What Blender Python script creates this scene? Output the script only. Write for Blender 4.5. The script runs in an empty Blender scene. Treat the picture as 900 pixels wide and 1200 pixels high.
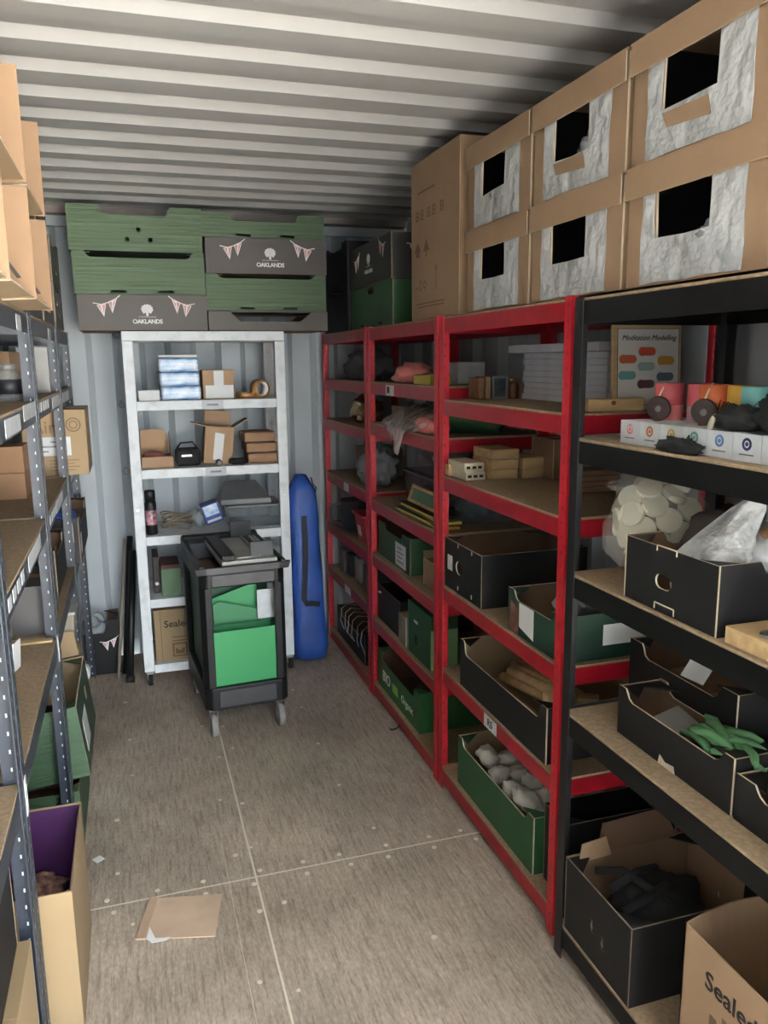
import bpy, bmesh, math, random
from mathutils import Vector, Matrix, noise
from mathutils.geometry import tessellate_polygon

S = bpy.context.scene
COL = S.collection
PI = math.pi
V = Vector
# ------------------------------------------------------------------ camera
FPX, YAW, PITCH, ROLL, CAMH = 935.8, 0.30506, 0.18716, -0.010624, 1.650
cy, sy, cp, sp = math.cos(YAW), math.sin(YAW), math.cos(PITCH), math.sin(PITCH)
fw = V((sy * cp, cy * cp, -sp)); rt = V((cy, -sy, 0)); up = rt.cross(fw)
c_, s_ = math.cos(ROLL), math.sin(ROLL)
r2 = c_ * rt + s_ * up; u2 = c_ * up - s_ * rt
cam_d = bpy.data.cameras.new('camera'); cam = bpy.data.objects.new('camera', cam_d); COL.objects.link(cam)
cam_d.sensor_fit = 'VERTICAL'; cam_d.sensor_height = 36.0; cam_d.lens = 36.0 * FPX / 1200.0
cam_d.clip_start = 0.02
m = Matrix((r2, u2, -fw)).transposed().to_4x4(); m.translation = V((0, 0, CAMH)); cam.matrix_world = m
S.camera = cam
# ------------------------------------------------------------------ light
S.view_settings.view_transform = 'Standard'; S.view_settings.look = 'None'
S.view_settings.gamma = 1; S.view_settings.use_curve_mapping = False
S.view_settings.exposure = 1.3
W = bpy.data.worlds.new('sky'); S.world = W; W.use_nodes = True
bg = W.node_tree.nodes['Background']
bg.inputs[0].default_value = (0.84, 0.92, 1.0, 1); bg.inputs[1].default_value = 7.0
sd = bpy.data.lights.new('sun', 'SUN'); sun = bpy.data.objects.new('sun', sd); COL.objects.link(sun)
sd.energy = 350.0; sd.angle = math.radians(0.6); sd.color = (1.0, 0.965, 0.92)
sun.rotation_euler = V((-0.85, 2.6, 2.7)).to_track_quat('Z', 'Y').to_euler()
S.cycles.use_denoising = True
S.cycles.max_bounces = 10; S.cycles.diffuse_bounces = 6; S.cycles.sample_clamp_indirect = 6

# ------------------------------------------------------------------ materials
def lin(c):
    return tuple(((v / 255 / 12.92) if v / 255 <= 0.04045 else ((v / 255 + 0.055) / 1.055) ** 2.4) for v in c)
MATS = {}
def mat(name, rgb, rough=0.6, var=0.12, sc=6.0, bump=0.0, bsc=60.0, metal=0.0, alpha=1.0, rgb2=None, stretch=(1, 1, 1), spec=0.5, trans=0.0, thr=(0.35, 0.65)):
    if name in MATS: return MATS[name]
    M = bpy.data.materials.new(name); M.use_nodes = True; nt = M.node_tree; N = nt.nodes; L = nt.links
    b = N['Principled BSDF']; b.inputs['Roughness'].default_value = rough; b.inputs['Metallic'].default_value = metal
    b.inputs['Specular IOR Level'].default_value = spec; b.inputs['Alpha'].default_value = alpha
    b.inputs['Transmission Weight'].default_value = trans
    a = lin(rgb); a2 = lin(rgb2) if rgb2 else tuple(v * (1 - var * 2) for v in a)
    tc = N.new('ShaderNodeTexCoord'); mp = N.new('ShaderNodeMapping'); mp.inputs['Scale'].default_value = stretch
    L.new(tc.outputs['Object'], mp.inputs[0])
    nz = N.new('ShaderNodeTexNoise'); nz.inputs['Scale'].default_value = sc; nz.inputs['Detail'].default_value = 6
    L.new(mp.outputs[0], nz.inputs['Vector'])
    cr = N.new('ShaderNodeValToRGB'); cr.color_ramp.elements[0].position = thr[0]; cr.color_ramp.elements[1].position = thr[1]
    cr.color_ramp.elements[0].color = (*a2, 1); cr.color_ramp.elements[1].color = (*a, 1)
    L.new(nz.outputs['Fac'], cr.inputs[0]); L.new(cr.outputs[0], b.inputs['Base Color'])
    if bump:
        n2 = N.new('ShaderNodeTexNoise'); n2.inputs['Scale'].default_value = bsc; n2.inputs['Detail'].default_value = 4
        L.new(mp.outputs[0], n2.inputs['Vector'])
        bp = N.new('ShaderNodeBump'); bp.inputs['Strength'].default_value = bump; bp.inputs['Distance'].default_value = 0.01
        L.new(n2.outputs['Fac'], bp.inputs['Height']); L.new(bp.outputs[0], b.inputs['Normal'])
    MATS[name] = M; return M

def post_mat(name, rgb, hole, rough=0.42, per=45.0):
    """powder coated angle post with a row of punched slots along each flange"""
    M = mat(name, rgb, rough, 0.10, 30, 0.06, 220); nt = M.node_tree; N = nt.nodes; L = nt.links
    b = N['Principled BSDF']; src = b.inputs['Base Color'].links[0].from_socket
    tc = N.new('ShaderNodeTexCoord'); sg = N.new('ShaderNodeSeparateXYZ'); L.new(tc.outputs['Generated'], sg.inputs[0])
    ge = N.new('ShaderNodeNewGeometry'); sn = N.new('ShaderNodeSeparateXYZ'); L.new(ge.outputs['True Normal'], sn.inputs[0])
    def mth(op, a, bb=None, c=None):
        n = N.new('ShaderNodeMath'); n.operation = op
        for i, v in enumerate((a, bb, c)):
            if v is None: continue
            if isinstance(v, (int, float)): n.inputs[i].default_value = v
            else: L.new(v, n.inputs[i])
        return n.outputs[0]
    def near(v, c, w): return mth('LESS_THAN', mth('ABSOLUTE', mth('SUBTRACT', v, c)), w)
    row = near(mth('FRACT', mth('MULTIPLY', sg.outputs[2], per)), 0.5, 0.11)
    fx = mth('MULTIPLY', near(sg.outputs[1], 0.5, 0.05), mth('GREATER_THAN', mth('ABSOLUTE', sn.outputs[0]), 0.7))
    fy = mth('MULTIPLY', near(sg.outputs[0], 0.55, 0.05), mth('GREATER_THAN', mth('ABSOLUTE', sn.outputs[1]), 0.7))
    k = mth('MULTIPLY', row, mth('ADD', fx, fy))
    mx = N.new('ShaderNodeMix'); mx.data_type = 'RGBA'; L.new(k, mx.inputs[0]); L.new(src, mx.inputs[6]); mx.inputs[7].default_value = (*lin(hole), 1)
    L.new(mx.outputs[2], b.inputs['Base Color'])
    return M

CARD = mat('cardboard', (150, 122, 94), 0.85, 0.05, 5, 0.05, 90)
CARD_LIGHT = mat('light cardboard', (146, 124, 94), 0.85, 0.05, 5, 0.05, 90)
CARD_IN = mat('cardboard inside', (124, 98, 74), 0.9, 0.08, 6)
KRAFT = mat('brown paper', (200, 172, 146), 0.8, 0.08, 9, 0.25, 14)
CUT = mat('cut cardboard edge', (205, 188, 160), 0.9, 0.08, 30)
CUT_D = mat('dull cut edge', (120, 106, 88), 0.9, 0.15, 40)
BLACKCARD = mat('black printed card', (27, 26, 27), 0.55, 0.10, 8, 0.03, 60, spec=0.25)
BLACKCARD_IN = mat('brown card inside', (104, 80, 60), 0.9, 0.12, 6)
GREENCARD = mat('green printed card', (32, 74, 42), 0.55, 0.08, 8, 0.03, 60)
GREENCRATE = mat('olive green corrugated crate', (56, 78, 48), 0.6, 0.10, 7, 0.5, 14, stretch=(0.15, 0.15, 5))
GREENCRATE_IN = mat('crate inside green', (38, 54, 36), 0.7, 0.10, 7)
RED = mat('red powder coat', (150, 20, 34), 0.38, 0.10, 20, 0.05, 200, spec=0.35)
RED_POST = post_mat('red slotted steel', (182, 24, 40), (60, 8, 12))
BLACK = mat('black powder coat', (14, 14, 15), 0.45, 0.15, 30, 0.06, 220, spec=0.22)
BLACK_POST = post_mat('black slotted steel', (16, 16, 18), (6, 6, 6))
BLUEST = mat('blue grey hammered steel', (40, 46, 56), 0.40, 0.12, 60, 0.18, 160)
BLUE_POST = post_mat('blue grey slotted steel', (40, 46, 57), (205, 225, 220))
CHIP = mat('chipboard', (150, 128, 100), 0.8, 0.14, 90, 0.03, 120)
CHIP_EDGE = CHIP
WHITEPAINT = mat('white painted timber', (226, 228, 226), 0.55, 0.10, 14, 0.08, 40, rgb2=(196, 198, 196), thr=(0.25, 0.5))
WALLPAINT = mat('container grey paint', (176, 182, 184), 0.55, 0.06, 3, 0.03, 30)
CEILPAINT = mat('container ceiling paint', (184, 182, 178), 0.6, 0.05, 3, 0.02, 30)
RUST = mat('rusty rail paint', (120, 110, 102), 0.7, 0.12, 10)
WHITE = mat('white paper', (225, 224, 220), 0.7, 0.04, 10)
LABELW = mat('white sticker', (206, 208, 208), 0.5, 0.08, 25)
FILM = mat('white plastic film', (200, 200, 198), 0.36, 0.06, 9, 1.0, 9)
for n_ in FILM.node_tree.nodes:
    if n_.type == 'BUMP': n_.inputs['Distance'].default_value = 0.05
CLEARBAG = mat('clear plastic bag', (225, 222, 212), 0.15, 0.05, 8, 1.0, 26, alpha=0.27)
FROST = mat('frosted plastic', (190, 194, 196), 0.25, 0.08, 10, 0.5, 18, alpha=0.55)
CLEARBIN = mat('clear bin plastic', (120, 128, 132), 0.2, 0.08, 10, 0.2, 18, alpha=0.45)
BLACKPL = mat('black moulded plastic', (20, 21, 23), 0.48, 0.12, 12, 0.10, 120, spec=0.3)
GREYPL = mat('grey plastic', (112, 112, 112), 0.5, 0.08, 12)
DARKGREY = mat('dark grey plastic', (50, 51, 54), 0.5, 0.10, 12)
LIGHTGREY = mat('light grey enamel', (168, 166, 158), 0.45, 0.06, 12)
STEEL = mat('bright steel', (170, 170, 168), 0.3, 0.06, 20, metal=0.9)
RUBBER = mat('grey rubber', (140, 138, 134), 0.7, 0.08, 20)
DARKRUB = mat('dark rubber', (22, 22, 22), 0.7, 0.1, 20)
GREENBRIGHT = mat('bright green card', (46, 140, 82), 0.55, 0.03, 4)
GREENBRIGHT2 = mat('mid green card', (44, 120, 74), 0.55, 0.03, 4)
GREENDK = mat('dark green card', (24, 78, 50), 0.55, 0.06, 4)
BLUEBAG = mat('blue nylon', (38, 80, 158), 0.5, 0.14, 7, 1.0, 9)
NAVY = mat('navy webbing', (18, 22, 40), 0.7, 0.1, 30)
INK = mat('black ink', (34, 30, 28), 0.8, 0.05, 20)
INKB = mat('brown ink', (104, 82, 60), 0.8, 0.05, 20)
WINK = mat('white ink', (228, 226, 220), 0.6, 0.03, 20)
RINK = mat('red ink', (176, 60, 62), 0.6, 0.15, 60, rgb2=(220, 180, 175))
PURPLE = mat('purple lining', (72, 34, 78), 0.5, 0.12, 6, 0.4, 10)
WOOD = mat('pale wood', (196, 164, 118), 0.6, 0.12, 8, 0.05, 40, stretch=(1, 6, 6))
WOODD = mat('brown wood', (126, 92, 62), 0.6, 0.15, 8, 0.05, 40, stretch=(1, 6, 6))
BARK = mat('dark bark', (82, 52, 42), 0.9, 0.25, 20, 0.5, 40)
CREAM = mat('cream disc', (216, 210, 184), 0.7, 0.06, 12, 0.15, 30)
CLOTHW = mat('grey white cloth', (196, 190, 178), 0.9, 0.10, 14, 0.5, 30)
BLACKCLOTH = mat('black cloth', (20, 20, 21), 0.9, 0.2, 20, 0.3, 40)
GREYCLOTH = mat('grey cloth', (92, 94, 96), 0.9, 0.15, 15, 0.5, 25)
GREENCLOTH = mat('green cloth', (52, 92, 56), 0.9, 0.15, 10, 0.5, 20)
GREENFELT = mat('green glove', (84, 132, 88), 0.75, 0.10, 20, 0.15, 60)
PINK = mat('pink plastic', (206, 120, 116), 0.5, 0.06, 10)
PINKD = mat('dusty rose', (176, 78, 84), 0.5, 0.06, 10)
YELLOW = mat('yellow card', (190, 176, 74), 0.6, 0.06, 10)
ORANGE = mat('orange card', (190, 92, 48), 0.6, 0.06, 10)
MUSTARD = mat('mustard card', (196, 148, 56), 0.6, 0.06, 10)
TEAL = mat('teal card', (104, 160, 154), 0.6, 0.06, 10)
TEALL = mat('pale teal card', (168, 196, 186), 0.6, 0.06, 10)
GOLD = mat('gold foil', (190, 150, 84), 0.25, 0.12, 18, 0.6, 20, metal=0.7)
BLUEPR = mat('blue print wrap', (120, 158, 196), 0.25, 0.1, 14, 0.4, 20, rgb2=(214, 222, 230), stretch=(1, 1, 3))
BLUEINK = mat('blue ink', (48, 74, 148), 0.5, 0.1, 20)
REDPL = mat('red plastic', (196, 30, 40), 0.4, 0.06, 10)
PAGE = mat('poster paper', (206, 202, 196), 0.7, 0.04, 10)
GLASS = mat('jar glass', (190, 200, 196), 0.1, 0.05, 10, alpha=0.35)
CONCRETE = mat('outside concrete', (184, 182, 176), 0.9, 0.08, 2, 0.05, 40)
TAPE = mat('brown parcel tape', (150, 108, 66), 0.3, 0.06, 10)

# ------------------------------------------------------------------ mesh builder
class MB:
    def __init__(s): s.v = []; s.f = []; s.m = []; s.s = []
    def add(s, vs, fs, m=0, M=None, smooth=False):
        o = len(s.v)
        for p in vs:
            p = V(p); s.v.append(M @ p if M else p)
        for f in fs: s.f.append([i + o for i in f]); s.m.append(m); s.s.append(smooth)
        return s
    def box(s, x0, y0, z0, x1, y1, z1, m=0, M=None):
        return s.add([(x0, y0, z0), (x1, y0, z0), (x1, y1, z0), (x0, y1, z0), (x0, y0, z1), (x1, y0, z1), (x1, y1, z1), (x0, y1, z1)],
                     [(0, 3, 2, 1), (4, 5, 6, 7), (0, 1, 5, 4), (1, 2, 6, 5), (2, 3, 7, 6), (3, 0, 4, 7)], m, M)
    def hexa(s, b, t, m=0, M=None):
        n = len(b)
        return s.add(list(b) + list(t), [tuple(range(n))[::-1], tuple(range(n, 2 * n))] + [(i, (i + 1) % n, n + (i + 1) % n, n + i) for i in range(n)], m, M)
    def plate(s, outer, t, O, U, Vv, holes=(), m=(0, 0, 0), N=None):
        """a sheet of thickness t cut to a 2-D outline; outline (u,v) -> O+u*U+v*V, thickness along -UxV"""
        O, U, Vv = V(O), V(U), V(Vv); n = V(N) if N is not None else -(U.cross(Vv).normalized())
        loops = [[(V((a, b, 0))) for a, b in outer]] + [[V((a, b, 0)) for a, b in h] for h in holes]
        flat = [p for l in loops for p in l]; tri = tessellate_polygon(loops); k = len(flat)
        P0 = [O + U * p.x + Vv * p.y for p in flat]; P1 = [p + n * t for p in P0]
        o = len(s.v); s.v += P0 + P1
        for a in tri:
            s.f.append([o + i for i in a]); s.m.append(m[0]); s.s.append(False)
            s.f.append([o + k + i for i in reversed(a)]); s.m.append(m[1]); s.s.append(False)
        st = 0
        for l in loops:
            c = len(l)
            for i in range(c):
                a, b = st + i, st + (i + 1) % c
                s.f.append([o + a, o + b, o + k + b, o + k + a]); s.m.append(m[2]); s.s.append(False)
            st += c
        return s
    def cyl(s, p0, p1, r0, r1=None, n=16, m=0, caps=True, smooth=True, mcap=None):
        p0, p1 = V(p0), V(p1); r1 = r0 if r1 is None else r1
        d = (p1 - p0).normalized(); a = d.orthogonal().normalized(); b = d.cross(a)
        vs = []
        for p, r in ((p0, r0), (p1, r1)):
            for i in range(n):
                t = 2 * PI * i / n; vs.append(p + (a * math.cos(t) + b * math.sin(t)) * r)
        s.add(vs, [(i, (i + 1) % n, n + (i + 1) % n, n + i) for i in range(n)], m, None, smooth)
        if caps:
            o = len(s.v) - 2 * n
            for f in (list(range(n))[::-1], list(range(n, 2 * n))):
                s.f.append([o + i for i in f]); s.m.append(m if mcap is None else mcap); s.s.append(False)
        return s
    def tube(s, pts, r, n=8, m=0):
        pts = [V(p) for p in pts]; vs = []; a = None
        for i, p in enumerate(pts):
            d = (pts[min(i + 1, len(pts) - 1)] - pts[max(i - 1, 0)]).normalized()
            a = d.orthogonal().normalized() if a is None else (a - d * a.dot(d)).normalized(); b = d.cross(a)
            rr = r[i] if isinstance(r, (list, tuple)) else r
            vs += [p + (a * math.cos(2 * PI * k / n) + b * math.sin(2 * PI * k / n)) * rr for k in range(n)]
        q = len(pts)
        fs = [(i * n + k, i * n + (k + 1) % n, (i + 1) * n + (k + 1) % n, (i + 1) * n + k) for i in range(q - 1) for k in range(n)]
        fs += [tuple(range(n))[::-1], tuple(range((q - 1) * n, q * n))]
        return s.add(vs, fs, m, None, True)
    def lathe(s, prof, c=(0, 0, 0), n=24, m=0, M=None):
        """prof: (r, z) pairs; closed at both ends"""
        c = V(c); vs = []; q = len(prof)
        for r, z in prof:
            vs += [c + V((r * math.cos(2 * PI * k / n), r * math.sin(2 * PI * k / n), z)) for k in range(n)]
        fs = [(i * n + k, i * n + (k + 1) % n, (i + 1) * n + (k + 1) % n, (i + 1) * n + k) for i in range(q - 1) for k in range(n)]
        fs += [tuple(range(n))[::-1], tuple(range((q - 1) * n, q * n))]
        return s.add(vs, fs, m, M, True)
    def ring(s, c, ax, R, r, n=24, k=8, m=0):
        c = V(c); d = V(ax).normalized(); a = d.orthogonal().normalized(); b = d.cross(a); vs = []
        for i in range(n):
            t = 2 * PI * i / n; e = a * math.cos(t) + b * math.sin(t)
            for j in range(k):
                w = 2 * PI * j / k; vs.append(c + e * (R + r * math.cos(w)) + d * r * math.sin(w))
        return s.add(vs, [(i * k + j, i * k + (j + 1) % k, ((i + 1) % n) * k + (j + 1) % k, ((i + 1) % n) * k + j) for i in range(n) for j in range(k)], m, None, True)
    def blob(s, c, r, amp=0.2, seed=0, n=28, q=16, fr=2.2, m=0, flat=None, crease=0.0):
        """a lumpy soft bag shape; flat = clip height below the centre so that it sits on a surface"""
        c = V(c); vs = []; off = V((seed * 7.3, seed * 3.1, seed * 1.7))
        for i in range(q + 1):
            ph = PI * i / q
            for k in range(n):
                th = 2 * PI * k / n; d = V((math.sin(ph) * math.cos(th), math.sin(ph) * math.sin(th), math.cos(ph)))
                g = 1 + amp * noise.noise(d * fr + off) + crease * abs(noise.noise(d * fr * 3 + off))
                p = V((d.x * r[0] * g, d.y * r[1] * g, d.z * r[2] * g))
                if flat is not None and p.z < -flat: p.z = -flat
                vs.append(c + p)
        fs = [(i * n + k, (i + 1) * n + k, (i + 1) * n + (k + 1) % n, i * n + (k + 1) % n) for i in range(q) for k in range(n)]
        return s.add(vs, fs, m, None, True)
    def obj(s, name, mats, parent=None, bevel=0.0, loc=None, weld=False):
        me = bpy.data.meshes.new(name); me.from_pydata([tuple(p) for p in s.v], [], s.f)
        for x in (mats if isinstance(mats, (list, tuple)) else [mats]): me.materials.append(x)
        for i, p in enumerate(me.polygons): p.material_index = s.m[i]; p.use_smooth = s.s[i]
        bm = bmesh.new(); bm.from_mesh(me)
        if weld: bmesh.ops.remove_doubles(bm, verts=bm.verts, dist=1e-5)
        bmesh.ops.recalc_face_normals(bm, faces=bm.faces); bm.to_mesh(me); bm.free()
        o = bpy.data.objects.new(name, me); COL.objects.link(o)
        if parent: o.parent = parent
        if loc: o.location = loc
        if bevel:
            b = o.modifiers.new('bevel', 'BEVEL'); b.width = bevel; b.segments = 2; b.limit_method = 'ANGLE'; b.angle_limit = 0.7
        return o

def thing(name, label, cat, loc=(0, 0, 0), rz=0.0, group=None, tilt=None):
    o = bpy.data.objects.new(name, None); COL.objects.link(o); o.location = loc
    o.rotation_euler = (tilt[0], tilt[1], rz) if tilt else (0, 0, rz); o.empty_display_size = 0.05
    return tag(o, label, cat, group)
def tag(o, label, cat, group=None):
    o['label'] = label; o['category'] = cat
    if group: o['group'] = group
    return o
def struct(o): o['kind'] = 'structure'; return o
def lab(o, label): o['label'] = label; return o
def copy_tree(o, parent=None):
    c = o.copy(); COL.objects.link(c)
    if parent: c.parent = parent
    for ch in list(o.children): copy_tree(ch, c)
    return c
def oval(cx, cz, w, h, n=20): return [(cx + w / 2 * math.cos(2 * PI * i / n), cz + h / 2 * math.sin(2 * PI * i / n)) for i in range(n)]
def slot(cx, cz, w, h, n=8):
    r = h / 2; p = []
    for i in range(n + 1): t = -PI / 2 + PI * i / n; p.append((cx + w / 2 - r + r * math.cos(t), cz + r * math.sin(t)))
    for i in range(n + 1): t = PI / 2 + PI * i / n; p.append((cx - w / 2 + r + r * math.cos(t), cz + r * math.sin(t)))
    return p
def rect(x0, y0, x1, y1): return [(x0, y0), (x1, y0), (x1, y1), (x0, y1)]
def text(parent, s, size, O, U, Vv, m, name='lettering', align='CENTER', bold=0.0, shear=0.0, sp_c=1.0):
    cu = bpy.data.curves.new(name, 'FONT'); cu.body = s; cu.size = size; cu.align_x = align; cu.align_y = 'CENTER'; cu.extrude = 0.0004; cu.resolution_u = 3; cu.offset = bold * size; cu.shear = shear; cu.space_character = sp_c
    o = bpy.data.objects.new(name, cu); COL.objects.link(o); bpy.context.view_layer.update()
    me = bpy.data.meshes.new_from_object(o.evaluated_get(bpy.context.evaluated_depsgraph_get())); me.name = name
    bpy.data.objects.remove(o); me.materials.clear(); me.materials.append(m)
    U, Vv = V(U).normalized(), V(Vv).normalized(); M = Matrix((U, Vv, U.cross(Vv))).transposed().to_4x4(); M.translation = V(O)
    me.transform(M)
    q = bpy.data.objects.new(name, me); COL.objects.link(q); q.parent = parent
    return q

# ------------------------------------------------------------------ the setting
XL, XR, YB, YF, ZC = -0.85, 1.57, 4.62, -0.25, 2.435
# floor: plywood sheets with light seams, screw heads
fm = bpy.data.materials.new('container plywood floor'); fm.use_nodes = True
nt = fm.node_tree; N = nt.nodes; L = nt.links; b = N['Principled BSDF']; b.inputs['Roughness'].default_value = 0.62
tc = N.new('ShaderNodeTexCoord'); sx = N.new('ShaderNodeSeparateXYZ'); L.new(tc.outputs['Object'], sx.inputs[0])
def nd(kind, **kw):
    n = N.new(kind)
    for k, v in kw.items(): setattr(n, k, v)
    return n
def nz(scale, stretch, detail=6, rough=0.6):
    mp = nd('ShaderNodeMapping'); mp.inputs['Scale'].default_value = stretch; L.new(tc.outputs['Object'], mp.inputs[0])
    n = nd('ShaderNodeTexNoise'); n.inputs['Scale'].default_value = scale; n.inputs['Detail'].default_value = detail; n.inputs['Roughness'].default_value = rough
    L.new(mp.outputs[0], n.inputs['Vector']); return n.outputs['Fac']
def ramp(src, stops):
    r = nd('ShaderNodeValToRGB'); e = r.color_ramp.elements
    while len(e) < len(stops): e.new(0.5)
    for i, (p, c) in enumerate(stops): e[i].position = p; e[i].color = (*c, 1)
    L.new(src, r.inputs[0]); return r.outputs[0]
def mixc(f, a, bb, mode='MIX'):
    n = nd('ShaderNodeMix', data_type='RGBA', blend_type=mode)
    for sock, v in ((n.inputs[0], f), (n.inputs[6], a), (n.inputs[7], bb)):
        if hasattr(v, 'is_linked'): L.new(v, sock)
        else: sock.default_value = v
    return n.outputs[2]
def mt(op, a, bb=None):
    n = nd('ShaderNodeMath', operation=op)
    for i, v in enumerate((a, bb)):
        if v is None: continue
        if hasattr(v, 'is_linked'): L.new(v, n.inputs[i])
        else: n.inputs[i].default_value = v
    return n.outputs[0]
base = ramp(nz(2.2, (1, 1, 1)), [(0.3, lin((158, 143, 127))), (0.7, lin((194, 177, 158)))])
grain = ramp(nz(95, (1, 0.09, 1), 8, 0.7), [(0.36, (0.62, 0.60, 0.58)), (0.5, (0.94, 0.94, 0.94)), (0.72, (1.2, 1.19, 1.17))])
c1 = mixc(1.0, base, grain, 'MULTIPLY')
fine = ramp(nz(160, (1, 0.35, 1), 3), [(0.3, (0.72, 0.72, 0.72)), (0.7, (1.1, 1.1, 1.1))])
c1 = mixc(1.0, c1, fine, 'MULTIPLY')
stain = ramp(nz(1.3, (1, 1, 1), 3), [(0.45, (1, 1, 1)), (0.75, (0.80, 0.78, 0.76))])
c1 = mixc(1.0, c1, stain, 'MULTIPLY')
seam = mt('LESS_THAN', mt('ABSOLUTE', mt('SUBTRACT', sx.outputs[0], 0.292)), 0.0032)
seam2 = mt('LESS_THAN', mt('ABSOLUTE', mt('SUBTRACT', sx.outputs[1], 2.36)), 0.0034)
s3 = mt('MULTIPLY', mt('LESS_THAN', mt('ABSOLUTE', mt('SUBTRACT', sx.outputs[0], 0.205)), 0.0015), mt('LESS_THAN', sx.outputs[1], 2.6))
s3 = mt('MULTIPLY', s3, 0.5)
c1 = mixc(mt('MAXIMUM', mt('MAXIMUM', seam, seam2), s3), c1, (*lin((214, 202, 184)), 1))
L.new(c1, b.inputs['Base Color'])
bp = nd('ShaderNodeBump'); bp.inputs['Strength'].default_value = 0.25; bp.inputs['Distance'].default_value = 0.004
L.new(nz(60, (1, 0.12, 1), 6), bp.inputs['Height']); L.new(bp.outputs[0], b.inputs['Normal'])
SCREW = mat('filled screw head', (222, 210, 190), 0.7, 0.1, 40)
fb = MB().box(XL, YF, -0.1, XR, YB, 0.0)
random.seed(4)
for k in range(-7, 8):
    for dy in (-0.035, 0.03):
        xx = 0.292 + k * 0.15 + random.uniform(-.02, .02); fb.cyl((xx, 2.36 + dy, -0.002), (xx, 2.36 + dy, 0.0016), 0.0085, n=10, m=1)
for k in range(12):
    for xx in (-0.12, 0.25, 0.33, 0.72):
        yy = 0.9 + k * 0.33 + random.uniform(-.07, .07)
        if abs(yy - 2.36) > 0.1: xx += random.uniform(-.03, .03); fb.cyl((xx, yy, -0.002), (xx, yy, 0.0012), random.uniform(0.006, 0.0095), n=10, m=1)
struct(fb.obj('floor', [fm, SCREW]))

def prism_x(prof, x0, x1):      # profile in (y,z), closed, run along x
    mb = MB(); n = len(prof)
    mb.add([(x0, a, bb) for a, bb in prof] + [(x1, a, bb) for a, bb in prof], [(i, i + 1, n + i + 1, n + i) for i in range(n - 1)])
    return mb
# ceiling: corrugated roof sheet, ribs run across the container
prof = []
for k in range(-11, 12):
    y = 2.03 + 0.2245 * k
    if y + 0.2 < YF - .1 or y > YB: continue
    prof += [(y + .006, ZC + 0.018), (y + 0.036, ZC - 0.005), (y + 0.120, ZC - 0.005), (y + 0.150, ZC + 0.018)]
prof = [p for p in prof if YF - .02 <= p[0] <= YB + 0.1]
n = len(prof)
mb = MB(); mb.add([(x, a, bb) for x in (XL - .03, XR + .03) for a, bb in prof] + [(x, a, bb + 0.04) for x in (XL - .03, XR + .03) for a, bb in prof],
    [(i, i + 1, n + i + 1, n + i) for i in range(n - 1)] + [(2 * n + i, 2 * n + i + 1, 3 * n + i + 1, 3 * n + i) for i in range(n - 1)] +
    [(0, n, 3 * n, 2 * n), (n - 1, 2 * n - 1, 4 * n - 1, 3 * n - 1)])
struct(mb.obj('ceiling', CEILPAINT))
def corr_wall(name, p0, p1, nrm, pitch, d, z0, z1):
    """vertical trapezoid corrugation from p0 to p1; nrm points into the room"""
    p0, p1, nrm = V(p0), V(p1), V(nrm); Ln = (p1 - p0).length; u = (p1 - p0) / Ln; q = []
    k = 0
    while k * pitch < Ln:
        for a, h in ((0, 0), (0.38, 0), (0.5, -d), (0.88, -d)):
            t = min(k * pitch + a * pitch, Ln); q.append((t, h))
        k += 1
    q.append((Ln, 0)); n = len(q)
    pts = [p0 + u * t + nrm * h for t, h in q]
    mb = MB(); mb.add([(p.x, p.y, z) for z in (z0, z1) for p in pts], [(i, i + 1, n + i + 1, n + i) for i in range(n - 1)])
    bk = [p0 + u * t - nrm * (d + 0.01) for t, h in q]
    mb.add([(p.x, p.y, z) for z in (z0, z1) for p in bk], [(i, i + 1, n + i + 1, n + i) for i in range(n - 1)])
    return struct(mb.obj(name, WALLPAINT))
corr_wall('wall_back', (XL, YB, 0), (XR, YB, 0), (0, -1, 0), 0.272, 0.036, -0.05, ZC + 0.06)
corr_wall('wall_left', (XL, YF, 0), (XL, YB, 0), (1, 0, 0), 0.272, 0.036, -0.05, ZC + 0.06)
corr_wall('wall_right', (XR, YF, 0), (XR, YB, 0), (-1, 0, 0), 0.272, 0.036, -0.05, ZC + 0.06)
struct(MB().box(XL, 4.50, 2.395, XR, YB, 2.43).obj('trim_1', RUST))
struct(MB().box(XL, 4.575, 2.345, XR, YB, 2.394).obj('trim_2', WALLPAINT))
struct(MB().box(-14, -16, -0.22, 14, YF - 0.002, -0.12).obj('ground', CONCRETE))
struct(MB().box(-3.6, -14, -0.12, -0.95, -0.4, 6.0).obj('wall_added_shade', mat('added shade wall black', (34, 33, 32), .8, .08, 3)))  # unseen tall dark block, added to keep light from the left out
for i, (z, nm) in enumerate(((1.80, 'uppermost'), (1.43, 'middle'), (1.065, 'lowest'))):
    t = thing('lashing_ring', nm + ' of three steel lashing rings on the back wall left of the white rack', 'ring', (-0.040, 4.617, z), 0, 'lashing rings on the back wall')
    MB().box(-.008, -.004, .012, .008, 0, .03).obj('bracket', WALLPAINT, t)
    MB().ring((0, -0.012, 0), (0.25, 1, 0), 0.017, 0.0035).obj('ring', STEEL, t)

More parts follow.
